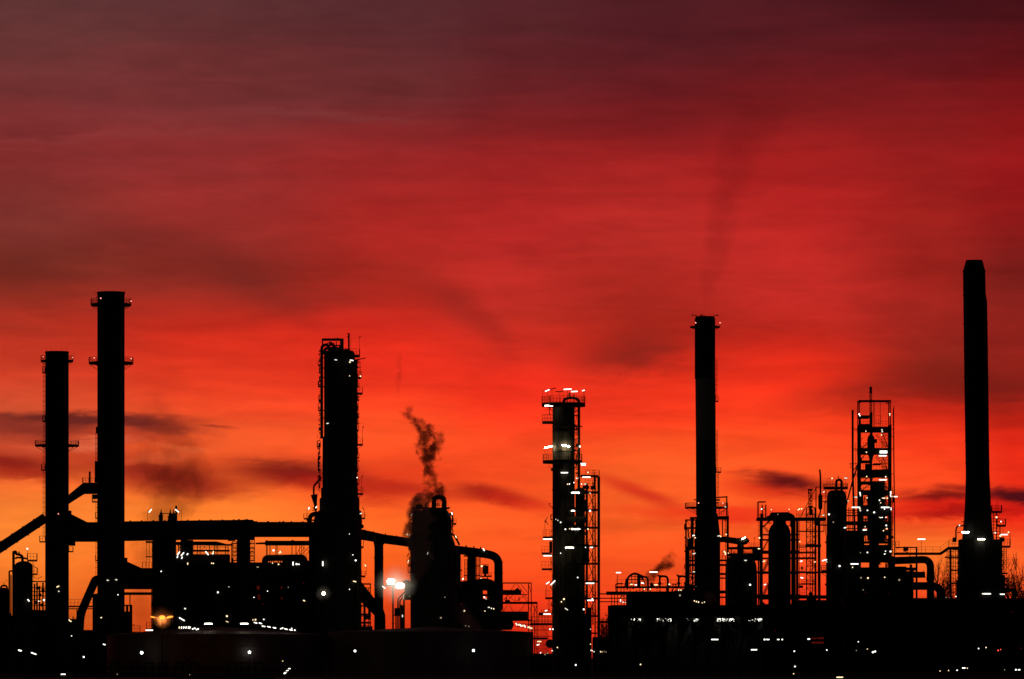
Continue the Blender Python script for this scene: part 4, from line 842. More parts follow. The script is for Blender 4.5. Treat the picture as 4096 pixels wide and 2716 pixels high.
for y, h, a, b in ((2123,4,3195,3268),(2179,3,3195,3230),(2186,4,3195,3225),(2178,11,3222,3284),(2208,6,3195,3266),(2229,8,3195,3266),(2286,7,3195,3312),(2334,5,3195,3266),(2381,14,3180,3310),(2098,5,3266,3310)): m.box(a, b, y, y+h, -10, 10)
m.bar(3262, 2078, 3278, 2096, 4).bar(3282, 2084, 3300, 2084, 2).bar(3264, 2150, 3280, 2126, 1.6).box(3266, 3280, 2080, 2100, -8, 8)
for a, b, c, e in ((3282,2086,3296,2100),(3282,2100,3296,2086),(3208,2260,3208,2286),(3284,2290,3310,2310),(3200,2212,3220,2228)): m.bar(a, b, c, e, 1.6)
m.box(3195, 3212, 2342, 2352, -6, 6).ball(3208, 2272, 5).ball(3242, 2376, 8)
m.box(3180, 3310, 2400, GY(DG+4), -10, 10)
t.add('frame', m); t.add('railing', M().rail([(3198,2208,-12),(3222,2208,-12)], 18, 8).rail([(3198,2286,-12),(3220,2286,-12)], 18, 9).rail([(3206,2334,-12),(3262,2334,-12)], 16, 12).rail([(3284,2281,-12),(3310,2281,-12)], 20, 8).rail([(3200,2381,-12),(3225,2381,-12)], 22, 10))
t.lamps([(3259,2248,6,0,'y'),(3297,2241,22,14),(3306,2248,5),(3292,2061,11,10),(3294,1968,13,20)], -14)
t = T('vent_silencer', 'slim vent stack with a fat silencer body beside the narrow column', 'vent stack', DG, 3280)
t.add('silencer', M().lathe(3281, [(4,1976),(8.5,1984),(8.5,2034),(3,2040)], -8, 16), steel, smooth=True)
t.add('vent_pipe', M().pipe([(3278,1878,-8),(3281,1900,-8),(3281,1980,-8)], 3.6, 12).pipe([(3281,2036,-8),(3281,2050,-8),(3273,2070,-8)], 3, 8).bar(3290, 2006, 3310, 2006, 4, -8).bar(3273, 2070, 3273, 2400, 3, -8))

# narrow column
DI = 930; GI = GY(DI)
t = T('process_column', 'smooth narrow column with crown platform left of the open steel tower', 'column', DI, 3347)
t.add('shell', M().lathe(3347, [(6,1960),(26,1962),(35,1970),(39,1984),(40,2004),(40,GI)], 0, 32), vess, smooth=True)
t.ring(3343, 1949, 4, 49, 13, 8); t.add('railing', M().rail([(3306,1949,-30),(3341,1949,-30)], 34, 12).rail([(3371,1949,-30),(3390,1949,-30)], 32, 9).rail([(3306,1938,-30),(3341,1938,-30)], 12, 12))
t.add('overhead_pipe', M().tube([(3345.5,1960,0),(3345.5,1930,0)]+[(3356-10.5*cos(a), 1928-9*sin(a), 0) for a in [i*pi/8 for i in range(1,8)]]+[(3366.5,1930,0),(3366.5,1962,0)], 5, 12).bar(3354, 1902, 3354, 1920, 2).bar(3350, 1910, 3358, 1910, 2).bar(3366, 1910, 3362, 1918, 1.4), steel)
t.add('side_pipe', M().cyl(3306, 2140, 2400, 2, -4).cyl(3303, 1960, 2140, 1.4, -4).pipe([(3431,1858,-30),(3414,1905,-30),(3392,1985,-30),(3378,2040,-40),(3372,2110,-46),(3372,2380,-46)], 3, 30).box(3300, 3310, 2166, 2172, -6, 6).box(3300, 3310, 2334, 2342, -6, 6).bar(3380, 1962, 3388, 1975, 2), paint)
t.plat(3285, 3312, 2281, 18, 5, -14, 14)
t.lamps([(3325,1915,7,10,'y'),(3380,1914,14,-8),(3389,2005,6),(3377,2112,11,8),(3313,2059,11,15),(3355,2265,10,-8),(3330,2090,6,0,'d')], -48)

# ------------------------------------------------------------------ open steel tower
DJ = 880; GJ = GY(DJ)
t = T('steel_tower', 'open lamp-dotted steel tower with lattice mast above a portal frame', 'steel tower', DJ, 3497)
m = M()
for d in (-40, 40):
    m.box(3432, 3441, 1700, GJ, d-4, d+4).box(3555, 3563, 1700, GJ, d-4, d+4)
    m.box(3432, 3436, 1606, 1700, d-2, d+2).box(3556, 3560, 1606, 1700, d-2, d+2).box(3431, 3561, 1602, 1607, d-2, d+2).bar(3436, 1614, 3446, 1606, 3, d).bar(3556, 1614, 3546, 1606, 3, d)
    m.box(3558, 3576, 2225, GJ, -10, 10)
for d in (-40, 40):
    for y, h, a, b in ((1709,20,3431,3563),(1794,24,3431,3563),(1880,30,3431,3563),(1843,9,3441,3482),(1663,11,3436,3478),(1698,12,3436,3478),(1927,10,3441,3482),(1962,18,3441,3562),(2022,42,3431,3563),(2086,26,3431,3563),(2120,22,3431,3563),(2166,8,3441,3563),(2180,70,3431,3563),(2270,130,3431,3563),(1855,5,3490,3525)): m.box(a, b, y, y+h, d-3, d+3)
    for a, b, c, e in ((3503,1738,3552,1794),(3441,1842,3458,1820),(3505,1822,3552,1890),(3441,1800,3472,1770),(3441,1944,3468,1912),(3500,1900,3480,1930),(3446,1962,3478,1938),(3480,1900,3460,1880),(3470,2166,3520,2120),(3441,1912,3482,1912),(3500,2120,3548,2180),(3441,2060,3482,2120)): m.bar(a, b, c, e, 2, d)
for y in (1716, 1796, 1855, 1896): m.bar(3411, y, 3434, y, 2.6, 0).bar(3416, y+6, 3434, y+6, 1.4, 0).bar(3560, y, 3577, y, 2.6, 0) if y != 1855 else m.bar(3397, y, 3434, y, 2.6, 0)
m.bar(3402, 1858, 3401, 1874, 2).bar(3560, 1740, 3575, 1750, 2).bar(3423, 1770, 3423, 2010, 1.4).bar(3496, 1607, 3496, 1710, 3.5).bar(3521, 1607, 3521, 1710, 1.6).box(3436, 3442, 1663, 1712, -20, 20)
m.bar(3416, 1880, 3430, 1858, 3.5).box(3462, 3482, 1856, 1882, -30, 30)
t.add('frame', m)
m = M().truss(3479, 3487, 1572, 1720, -4, 4, 12, 1.6, False).box(3478, 3488, 1547, 1574, -5, 5).bar(3483, 1574, 3483, 1720, 2.2).box(3480, 3490, 1650, 1740, -6, 6)
t.add('lattice_mast', m)
t.add('vent_pipe', M().tube([(3410.5,1640,0),(3411,1900,0),(3418,2100,0),(3420,GJ,0)], 4.3, 12)); t.add('vent_pipe', M().tube([(3574,1632,0),(3575,1800,0),(3578,2050,0),(3580,GJ,0)], 2.4, 8).pipe([(3574,1634,0),(3576,1624,0),(3579,1627,0)], 1.2).bar(3572, 1640, 3572, 1700, 1).bar(3570, 1946, 3570, GJ, 2).bar(3566, 2050, 3566, GJ, 3))
t.add('reactor_shell', M().lathe(3484, [(4,1736),(13,1748),(15,1760),(15,1812),(8,1830),(5,1850),(5,1930)], 0, 20).box(3499, 3508, 1756, 1772, -3, 3).bar(3500, 1763, 3508, 1763, 8), vess)
t.add('reactor_shell', M().box(3482, 3538, 1925, 2170, -26, 26).box(3441, 3452, 1975, 2120, -20, 20).box(3470, 3486, 1976, 2160, -20, 20).box(3478, 3514, 2140, GJ, -26, 26).box(3441, 3456, 2140, 2200, -20, 20), wallm)
m = M()
for y0, y1 in ((1732,1792),(1822,1890),(1912,1960),(1984,2022)):
    for d in (-22, -4): m.bar(3528, y0, 3552, y1, 1.4, d)
    y = y0
    while y < y1: m.bar(3526, y, 3553, y, 1.6, -14); y += 5.5
    m.bar(3526, y0, 3526, y1, 1.4, -14)
t.add('stair', m)
m = M()
for y in (1709, 1794, 1855, 1880, 1962, 2022, 2086): m.rail([(3441,y,-42),(3480,y,-42)], 22, 10, .9).rail([(3492,y,-42),(3552,y,-42)], 22, 12, .9)
m.rail([(3428,1709,-42),(3434,1709,42)], 40, 8).rail([(3500,1698,-42),(3521,1698,-42)], 34, 10).rail([(3406,2030,-20),(3432,2030,-20)], 26, 8).bar(3563, 1658, 3563, 1710, 1.2)
t.add('railing', m)
random.seed(9); m = M()
for k in range(26): x = random.choice((3455,3462,3520,3530,3544,3550))+random.randint(-4, 4); y = random.choice((2000,2070,2086,2150,2160,2255,2262)); m.bar(x, y-14, x+random.randint(-6, 6), y+14, random.choice((1.5,2.5,3.5)), -10)
for x, y in ((3462,2078),(3545,2078),(3530,2156),(3548,2160),(3448,2330),(3500,2338)): m.ball(x, y, 5, -14)
t.add('valve', m)
m = M()
for y, h in ((2040,3),(2050,3),(2060,5),(2085,16),(2112,4),(2122,5)): m.box(3385, 3434, y, y+h, -8, 8)
m.box(3382, 3436, 2126, GJ, -20, 20)
for x in (3394, 3400, 3410): m.bar(x, 2030, x, 2140, 2.4)
t.add('side_platform', m)
clutter(t, [(3441,1740,2200,1,12),(3482,1740,2160,-1,12),(3538,1940,2170,1,14),(3568,1950,2200,1,9),(3514,2180,2400,1,16)], 17, 18)
L = [(3433,1659,8),(3436,1665,6),(3555,1658,8),(3555,1664,5),(3460,1727,5,0,'y'),(3524,1722,7),(3525,1729,7),(3522,1742,6,0,'y'),(3462,1811,7),(3530,1807,32),(3530,1813,32),(3527,1825,32),(3463,1908,6,0,'y'),(3539,1909,7,0,'y'),(3528,1921,32),
     (3436,1972,7),(3437,1978,7),(3438,1984,7),(3559,1970,7),(3559,1977,7),(3558,1983,7),(3420,1990,13),(3464,1993,7),(3531,1994,17),(3545,1994,9),(3562,1988,12),(3579,1988,17),(3514,2003,6),(3519,2013,5,0,'y'),(3420,2031,35),(3537,2031,35),(3534,2037,8),(3436,2037,8),(3438,2044,7),(3560,2034,8),(3561,2040,7),(3466,2043,7),
     (3493,2051,8),(3455,2121,17),(3457,2108,5),(3514,2071,6),(3519,2072,4),(3525,2071,5),(3540,2071,5),(3541,2103,8),(3543,2116,7),(3530,2124,6,0,'y'),(3466,2211,7),(3538,2206,7),(3558,2207,9,15),(3535,2218,9),(3535,2310,7),(3468,2313,8,0,'y'),(3440,2312,7,20,'d'),(3438,2212,4,0,'d'),(3449,2360,3,0,'d'),(3549,2374,4,0,'q'),(3458,2370,5,0,'q')]
t.lamps(L, -52)
t.lamp(3414, 2257, 33, 0, d=-60); t.lamp(3407, 2270, 6, 0, 'y', d=-50)
t.add('equipment_skid', M().box(3402, 3404, 2266, 2300, -60, -50).box(3420, 3450, 2285, 2288, -60, -40).box(3510, 3560, 2219, 2222, -60, -45).cyl(3510, 2325, 2360, 8, -50).cyl(3450, 2322, 2345, 2, -50), clad)

# ------------------------------------------------------------------ big looped pipes and walkway, right
DR = 900; GRR = GY(DR)
t = T('pipe_loop', 'thick inverted U pipe right of the open steel tower', 'pipe', DR, 3660)
t.add('pipe', M().pipe([(3570,2243,0),(3722,2237,0),(3722,2420,0),(3722,GRR,0)], 15, 34, 16).ball(3722, 2310, 17, 0), clad, smooth=True)
t.add('pipe', M().pipe([(3570,2300,0),(3700,2299,0)], 13).pipe([(3570,2344,0),(3760,2344,0),(3770,2420,0),(3770,GRR,0)], 16, 36, 16), paint)
m = M().cyl(3666, 2250, GRR, 4, -4).cyl(3648, 2280, GRR, 6, -4).box(3580, 3650, 2284, 2400, -10, 10).box(3570, 3625, 2266, 2290, -10, 10).box(3580, 3662, 2270, 2282, -8, 8).cyl(3645, 2258, 2290, 4).bar(3640, 2270, 3664, 2292, 2.4)
for x in (3655, 3663): m.bar(x, 2315, x, 2330, 1.2)
t.add('support_frame', m)
t.add('valve', M().box(3614, 3633, 2190, 2204, -8, 8).bar(3617, 2184, 3617, 2190, 2).bar(3629, 2184, 3629, 2190, 2).bar(3616, 2204, 3632, 2210, 3))
t.lamps([(3595,2320,9,85,'d')], -24)
t = T('access_bridge', 'long railed walkway joining the open steel tower to the rightmost chimney', 'walkway', DR+6, 3690)
t.add('deck', M().prism([(3575,2211),(3760,2211),(3792,2188),(3840,2188),(3840,2198),(3796,2198),(3764,2220),(3575,2220)], -12, 12).box(3583, 3668, 2188, 2192, -6, 6).box(3663, 3669, 2190, 2226, -5, 5))
t.add('railing', M().rail([(3583,2211,-12),(3760,2211,-12),(3792,2188,-12),(3840,2188,-12)], 23, 28)); t.plat(3583, 3596, 2190, 24, 3, -8, 8)
t.add('support_leg', M().bar(3640, 2220, 3640, GRR, 3).bar(3800, 2198, 3800, GRR, 3))
t.lamp(3685, 2157, 33, 0, d=-8, pole=(3685, 2211))
t = T('lattice_tower', 'latticed stair tower left of the rightmost chimney foot', 'lattice tower', 985, 3812)
m = M()
for x in (3788, 3796, 3804, 3812, 3822, 3832): m.bar(x, 2198, x, GY(985), 2.2 if x != 3804 else 5, 0 if x % 8 else 10)
for y in range(2206, 2390, 15): m.bar(3786, y, 3836, y+(2 if y % 2 else -2), 1.8)
for y in (2226, 2278, 2330): m.box(3780 if y == 2226 else 3800, 3840, y, y+6, -10, 10)
for k in range(10): y = 2206+k*18; m.bar(3812, y, 3832, y+16, 1.3).bar(3788, y, 3804, y+16, 1.1)
m.box(3825, 3842, 2320, GY(985), -10, 10)
t.add('frame', m); t.add('railing', M().rail([(3795,2191,-10),(3822,2191,-10)], 32, 12)); t.lamps([(3822,2386,5),(3783,2390,4,0,'d'),(3797,2391,4,0,'d')], -20)

# ------------------------------------------------------------------ rightmost chimney
DK = 1000; GK = GY(DK)
t = T('chimney', 'rightmost and tallest chimney, tapered, with narrowed mouth and flared foot', 'chimney', DK, 3910, 'slim chimneys of the refinery')
PK = [(1041,3864,3930),(1045,3863,3931),(1085,3852,3941),(1180,3853,3943),(1200,3853.5,3947),(1210,3853.5,3948.5),(1500,3857,3953),(1760,3861,3956),(1900,3863,3958),(1960,3862,3961),(2050,3858,3965),(2115,3853,3969),(2160,3848,3975),(2300,3846,3978)]
t.add('shaft', M().tube([((a+b)/2, y, 0) for y, a, b in PK], [(b-a)/2 for y, a, b in PK], 40), conc, smooth=True)
m = M()
def kx(y):
    for (y0, a0, b0), (y1, a1, b1) in zip(PK[:-1], PK[1:]):
        if y0 <= y <= y1: q = (y-y0)/(y1-y0); return a0+(a1-a0)*q, b0+(b1-b0)*q
for y in (1085, 1182, 1295, 1403, 1508, 1636, 1763, 1850): a, b = kx(y); m.tube([((a+b)/2, y-2, 0), ((a+b)/2, y+2, 0)], (b-a)/2+1.6, 32)
t.add('ring_band', m)
clutter(t, [(3838,2205,2380,-1,10),(4003,2200,2380,1,12)], 18, 16)
t.add('base_house', M().box(3838, 4003, 2158, GK, -60, 60).box(3812, 3824, 2150, 2168, -20, 20).box(3812, 3850, 2188, 2200, -30, 30).box(4000, 4016, 2150, 2166, -20, 20).box(3990, 4004, 2250, GK, -20, 20), wallm)
t.add('side_pipe', M().pipe([(3855,2103,-10),(3828,2104,-10),(3823,2118,-10),(3823,2160,-10)], 3.2, 10).bar(3828, 2130, 3842, 2130, 3, -10).bar(3844, 2087, 3856, 2087, 2.5, -10).bar(3852, 2087, 3852, 2102, 1.2, -10), steel)
t.lamps([(3836,2102,11,22)], -20); t.lamps([(3855,2130,31,0,'h'),(3855,2134,28,0),(3918,2159,31,0,'h'),(3939,2376,36),(4002,2378,20)], -74)
t.lamps([(3925,2376,6),(3953,2376,6)], -76)
t = T('access_tower', 'stepped platform tower on the right flank of the rightmost chimney', 'scaffold', DK-2, 4000)
GK2 = GY(DK-2)
m = M().bar(3986, 2050, 3986, GK2, 4).bar(3974, 2050, 3974, GK2, 2.4).bar(4000, 2104, 4000, GK2, 4).bar(4012, 2080, 4012, 2190, 1.4).bar(4016, 2190, 4016, GK2, 2).bar(4026, 2190, 4026, 2280, 2).bar(4005, 2190, 4005, GK2, 2).bar(3988, 2006, 3988, 2048, 1.4)
for y in range(2060, 2160, 13): m.bar(3968, y, 4000, y, 2)
for y in range(2196, 2300, 9): m.bar(4004, y, 4027, y, 1.6)
for k in range(5): y = 2196+k*18; m.bar(4005, y, 4016, y+18, 1.2).bar(4016, y, 4005, y+18, 1.2).bar(4016, y, 4026, y+18, 1.2)
for y in (2290, 2310, 2335, 2360): m.box(3996, 4030, y, y+7, -8, 8)
m.box(3996, 4060, 2352, 2366, -10, 10).box(3996, 4020, 2300, 2400, -8, 8).pipe([(4020,2366,0),(4058,2360,0),(4062,2400,0)], 6)
t.add('frame', m)
for x0, x1, y, h in ((3967,4006,2045,23),(3988,4022,2100,24),(4006,4040,2184,26)): t.plat(x0, x1, y, h, 7, -20, 16)
t.add('light_fitting', M().pipe([(4039,2180,-10),(4039,2132,-10),(4030,2128,-10)], 1.3, 8), fit)
t.lamps([(4014,2139,29),(3998,2144,9,0,'y'),(3974,2132,6),(3979,2132,5),(3983,2070,9,15,'y'),(4001,2087,8),(4031,2130,8,-15,'y')], -30)

# ------------------------------------------------------------------ long dark buildings in front, right half
DB = 865; GB = GY(DB)
t = T('warehouse', 'long flat black warehouse filling the lower right of the view', 'building', DB, 3790)
t.add('wall', M().box(3380, 4250, 2398, GB, 0, 300), wallm); t.add('roof', M().box(3376, 4256, 2392, 2398, -5, 305), steel)
for x in (3470, 3610, 3750, 3890, 4030): t.add('roller_door', M().box(x, x+60, 2560, GB, -2, 0), steel)
t = T('warehouse', 'dark low shed with five bright light banks behind trees', 'building', DB+6, 2900)
t.add('wall', M().box(2452, 3378, 2424, GB, 0, 120).box(3050, 3384, 2416, GB, 0, 120), wallm); t.add('roof', M().box(2446, 3050, 2420, 2424, -4, 60).box(2470, 3100, 2462, 2466, -60, 0), steel)
for i, (a, b, h) in enumerate(((2524,2562,8),(2627,2684,11),(2744,2798,10),(2868,2936,12),(2986,3046,10))):
    f = t.add('light_bank', M().box(a-4, b+4, 2466, 2472, -40, -12), fit)
    t.add('tube', M().box(a, b*.5+a*.5-2, 2474, 2474+h, -38, -16).box(b*.5+a*.5+1, b, 2475, 2475+h, -38, -16), ML['w'], f)
t.add('window', M().box(3246, 3268, 2551, 2556, -1.5, 0).box(3272, 3296, 2549, 2556, -1.5, 0).box(3246, 3294, 2567, 2574, -1.5, 0), ML['q'])
t.add('canopy_post', M().box(2880, 2885, 2466, GB, -60, -54).box(2640, 2644, 2466, GB, -60, -54).box(3080, 3084, 2466, GB, -60, -54))

# small yard lights
DY = 800
YL = [(2859,2558,30,'w','broken white strip light below the fourth bright light bank'),(3058,2558,8,'w','left of the paired yard lights low beneath the fifth light bank'),(3071,2558,14,'w','longer white yard light beside a tiny one beneath the fifth light bank'),(3113,2558,10,'w','small white yard light left of the red shed windows'),
 (3129,2558,7,'w','tiny white light nearest the red shed windows on their left'),(3235,2556,12,'w','bright oval yard light touching the red shed windows'),(3016,2599,26,'w','long white yard light low under the fifth light bank'),(3177,2605,7,'w','yellowish dot of light under the red shed windows'),
 (3307,2600,6,'w','faint light dot right of the red shed windows'),(3433,2567,5,'w','lone white dot before the left end of the black warehouse'),(3491,2609,9,'w','left lamp of the bright pair before the black warehouse'),(3500,2606,9,'w','right lamp of the bright pair before the black warehouse'),(3469,2596,4,'y','dim dot up left of the bright lamp pair'),
 (3180,2666,7,'w','white dot low between the shed and the bottom edge'),(3174,2695,5,'y','lowest dim dot beneath the red shed windows'),(3359,2709,28,'y','row of lights cut by the bottom edge under the warehouse'),(3760,2684,5,'y','leftmost dot of the string low at right'),(3794,2682,5,'y','second dot of the string low at right'),
 (3828,2681,6,'w','third dot of the string low at right'),(3855,2672,15,'w','brightest lamp of the string low at right'),(3869,2673,5,'y','tiny dot just right of the brightest low string lamp'),(4063,2679,8,'w','left lamp of the low pair near the right edge'),(4076,2679,11,'w','right lamp of the low pair near the right edge'),(4018,2679,4,'d','very dim dot left of the low pair near the right edge'),
 (3914,2594,6,'w','white light below the foot of the rightmost chimney'),(3944,2590,6,'y','orange-tinted light below the rightmost chimney'),(3992,2602,7,'r','red light low right of the rightmost chimney'),(4002,2598,5,'r','smaller red light beside the low red one at right'),(4050,2447,5,'q','dim red light high on the warehouse near the right edge'),
 (3101,2523,5,'q','dim red dot under the fifth bright light bank'),(4084,2593,6,'q','dim red dot at the right edge'),(2303,2660,8,'w','lone white lamp below the lit column foot'),(2562,2658,7,'y','small warm lamp low before the dark shed'),(80,2602,16,'w','oval white lamp low at the far left'),(135,2614,24,'w','tilted white tube low at the far left'),
 (417,2578,12,'w','white lamp just left of the wide tank end'),(335,2628,7,'g','tiny greenish lamp low left of the wide tank'),(1131,2644,4,'y','pin-prick light above the long slanted tube'),(1149,2683,38,'w','long slanted white tube at the bottom edge'),(3425,2532+70,4,'d','faintest dot left of the bright lamp pair')]
ANG = {80:-15, 135:-20, 417:-18, 1149:43}
for x, y, w, c, lb in YL:
    t = T('yard_light', lb, 'lamp', DY, x, 'yard lights in the dark foreground')
    t.add('post', M().bar(x, y-1, x, GY(DY), 1.2, 2), steel)
    h = 7 if x == 1149 else 6 if w > 9 and x in (80, 3235, 254) else 4.6
    t.lamp(x, y, w, ANG.get(x, 0), c, h=h, d=-3)

# ------------------------------------------------------------------ trees
def tree(x, D, ytop, spread, name, label, group, leaves=1400, seed=1, lean=0, lsize=2.6, upright=.55):
    if lsize > 2.7: spread *= 1.25
    random.seed(seed); yb = GY(D); H = yb-ytop
    t = T(name, label, 'tree' if name == 'tree' else 'shrub', D, x, group)
    tr = M(); tips = []
    def grow(p, a, b, L, r, lev):
        q = (p[0]+L*sin(a)*cos(b), p[1]-L*cos(a), p[2]+L*sin(a)*sin(b))
        if q[1] < ytop: q = (q[0], ytop+random.random()*4, q[2])
        tr.tube([p, q], [r, r*.65], 5 if lev < 2 else 3)
        if lev >= 2: tips.append((p, q))
        if lev == 4: return
        for k in range(random.choice((3, 3, 4)) if lev else 6):
            f = .35+.65*random.random(); s_ = tuple(p[j]+(q[j]-p[j])*f for j in range(3))
            grow(s_, a*upright+(random.random()-.5)*1.3, random.random()*2*pi, L*(.5+.25*random.random())*(spread if lev == 0 else 1), r*.5, lev+1)
    grow((x, yb, 0), lean, 0, H*.5, max(1.6, H*.016), 0)
    t.add('trunk', tr, bark)
    lf = M()
    for k in range(leaves):
        p, q = random.choice(tips); f = random.random()
        c = [p[j]+(q[j]-p[j])*f+random.gauss(0, 2.2) for j in range(3)]
        a = random.random()*pi; b = random.random()*pi; s_ = lsize*(.5+random.random())
        u = (cos(a)*s_, sin(b)*s_*.4, sin(a)*s_); w_ = (-sin(a)*s_*.45, cos(b)*s_*.4, cos(a)*s_*.45)
        z = HY-c[1]
        lf.add([(c[0]-u[0], c[2]-u[1], z-u[2]), (c[0]+w_[0], c[2]+w_[1], z+w_[2]), (c[0]+u[0], c[2]+u[1], z+u[2]), (c[0]-w_[0], c[2]-w_[1], z-w_[2])], [(0,1,2,3)])
    t.add('crown', lf, leafm)
g1 = 'thin trees around the rightmost chimney'
for i, (x, y, sp, n, lb) in enumerate(((3752,2222,.85,700,'sparse tree just right of the thick inverted U pipe'),(3778,2238,.8,700,'sparse tree under the sloping walkway end'),(4062,2205,.8,1500,'tall thin tree near the right edge'),(4088,2228,.8,1400,'rightmost thin tree cut by the right edge'),(4034,2262,.75,1000,'shorter thin tree just right of the stepped platform tower'),(4105,2200,.8,1200,'partly seen tree crossing the right edge'))):
    tree(x, 1015, y, sp, 'tree', lb, g1, int(n*.55), 20+i, upright=.75, lsize=2.2)
g2 = 'dark trees before the shed lights'
names = ('before the left end of the dark shed','half hiding the first bright light bank','between the first and second light banks','half hiding the second bright light bank','between the second and third light banks','half hiding the third bright light bank','between the third and fourth light banks','half hiding the fourth bright light bank','between the fourth and fifth light banks','half hiding the fifth bright light bank','right of the fifth bright light bank','before the red-lit shed windows')
for i, (x, y) in enumerate(((2470,2450),(2540,2455),(2590,2440),(2660,2458),(2715,2442),(2772,2456),(2835,2440),(2906,2466),(2960,2450),(3020,2460),(3090,2438),(3180,2450))):
    tree(x, 832, y, .9, 'tree', 'dark bushy tree '+names[i], g2, 2600, 50+i, lsize=2.8, upright=.9)
for i, (x, y) in enumerate(((2420,2432),(2432,2448))): tree(x, 872, y, .8, 'shrub', ('thin shrub','lower shrub')[i]+' right of the lit column frame', 'shrubs by the lit column', 260, 80+i)

# ------------------------------------------------------------------ steam, and haze added for lens bloom
def plume(name, label, D, rows, dens, scale, seed, dy=0, col=(.35,.3,.3), lo=.45, hi=.62, soft=.7):
    """closed tube round a bent axis; rows are (x, y, radius, thickness) from the top down"""
    k = D/FPX; rows = sorted(rows, key=lambda r: r[1]); zt = CAMH+(HY-rows[0][1])*k; zb = CAMH+(HY-rows[-1][1])*k
    m = M(); seg = 20; v = []; f = []
    N = len(rows)
    for x, y, r, q in rows:
        for i in range(seg): a = 2*pi*i/seg; v.append((x+r*cos(a), dy+r*.8*sin(a), HY-y))
    for j in range(N-1):
        for i in range(seg): i2 = (i+1) % seg; f.append((j*seg+i, (j+1)*seg+i, (j+1)*seg+i2, j*seg+i2))
    f.append(tuple(range(seg))); f.append(tuple(range(N*seg-1, (N-1)*seg-1, -1)))
    m.add(v, f)
    mt_ = bpy.data.materials.new(name+'_volume'); mt_.use_nodes = True; tr = mt_.node_tree; tr.nodes.clear()
    def n_(t_, **kw):
        n = tr.nodes.new(t_)
        for a_, b_ in kw.items(): setattr(n, a_, b_)
        return n
    L_ = tr.links
    def mm(op, a, b=None, clamp=False):
        n = n_('ShaderNodeMath', operation=op, use_clamp=clamp)
        for i, q in enumerate((a, b)):
            if q is None: continue
            if isinstance(q, (int, float)): n.inputs[i].default_value = q
            else: L_.new(q, n.inputs[i])
        return n.outputs[0]
    geo = n_('ShaderNodeNewGeometry'); sp = n_('ShaderNodeSeparateXYZ'); L_.new(geo.outputs['Position'], sp.inputs[0])
    mr = n_('ShaderNodeMapRange'); L_.new(sp.outputs[2], mr.inputs[0]); mr.inputs[1].default_value = zt; mr.inputs[2].default_value = zb
    xs = [(r[0]-2048)*k for r in rows]; x0 = min(xs); xr = max(max(xs)-x0, .01); rm = max(r[2] for r in rows)*k
    rp = n_('ShaderNodeValToRGB'); L_.new(mr.outputs[0], rp.inputs[0]); cr = rp.color_ramp
    for i, (x, y, r, q) in enumerate(rows):
        pos = (y-rows[0][1])/(rows[-1][1]-rows[0][1])
        e = cr.elements[0] if i == 0 else cr.elements[1] if i == 1 else cr.elements.new(pos)
        e.position = pos; e.color = (((x-2048)*k-x0)/xr, r*k/rm, q, 1)
    s3 = n_('ShaderNodeSeparateColor'); L_.new(rp.outputs[0], s3.inputs[0])
    cx = mm('ADD', mm('MULTIPLY', s3.outputs[0], xr), x0); R = mm('MULTIPLY', s3.outputs[1], rm)
    dx = mm('DIVIDE', mm('SUBTRACT', sp.outputs[0], cx), R); dyy = mm('DIVIDE', mm('SUBTRACT', sp.outputs[1], D+dy*k), mm('MULTIPLY', R, .8))
    rr = mm('SQRT', mm('ADD', mm('MULTIPLY', dx, dx), mm('MULTIPLY', dyy, dyy)))
    no = n_('ShaderNodeTexNoise', noise_dimensions='4D'); no.inputs['W'].default_value = seed; no.inputs['Scale'].default_value = scale; no.inputs['Detail'].default_value = 4; no.inputs['Roughness'].default_value = .62; no.inputs['Distortion'].default_value = .5
    L_.new(geo.outputs['Position'], no.inputs['Vector'])
    val = mm('SUBTRACT', no.outputs[0], mm('MULTIPLY', mm('POWER', rr, 2.0), .32))
    ms = n_('ShaderNodeMapRange', interpolation_type='SMOOTHSTEP'); L_.new(val, ms.inputs[0]); ms.inputs[1].default_value = lo-.14; ms.inputs[2].default_value = hi-.08
    edge = n_('ShaderNodeMapRange', interpolation_type='SMOOTHSTEP'); L_.new(rr, edge.inputs[0]); edge.inputs[1].default_value = .97; edge.inputs[2].default_value = soft
    den = mm('MULTIPLY', mm('MULTIPLY', mm('MULTIPLY', ms.outputs[0], edge.outputs[0]), s3.outputs[2]), dens)
    pv = n_('ShaderNodeVolumePrincipled'); pv.inputs['Color'].default_value = (*col, 1); L_.new(den, pv.inputs['Density']); pv.inputs['Anisotropy'].default_value = .2
    out = n_('ShaderNodeOutputMaterial'); L_.new(pv.outputs[0], out.inputs['Volume'])
    o = m.build(name, mt_, D); tag(o, label, 'steam', kind='stuff'); return o
plume('steam_plume', 'dark plume of steam twisting up from the steaming column', 985, [(1640,1618,30,.0),(1622,1650,52,.45),(1655,1678,60,.6),(1700,1700,70,.9),(1722,1735,76,.9),(1715,1770,82,1),(1715,1810,80,1),(1716,1850,66,1),(1714,1880,44,1.),(1722,1910,46,1),(1738,1945,74,1),(1738,1975,74,.9),(1742,2000,62,.8),(1742,2026,44,.6)], 1.25, .62, 1.3, -10, lo=.52, hi=.64)
plume('steam_plume', 'grey steam boiling down the left side of the steaming column', 978, [(1690,1972,30,.6),(1684,2000,56,1),(1676,2040,66,1),(1690,2080,74,1),(1666,2110,74,.9),(1670,2160,72,.8),(1690,2220,62,.7),(1674,2280,54,.6),(1662,2330,26,.2)], 1.3, .5, 4.1, -40, col=(.95,.85,.85), lo=.42, hi=.6)
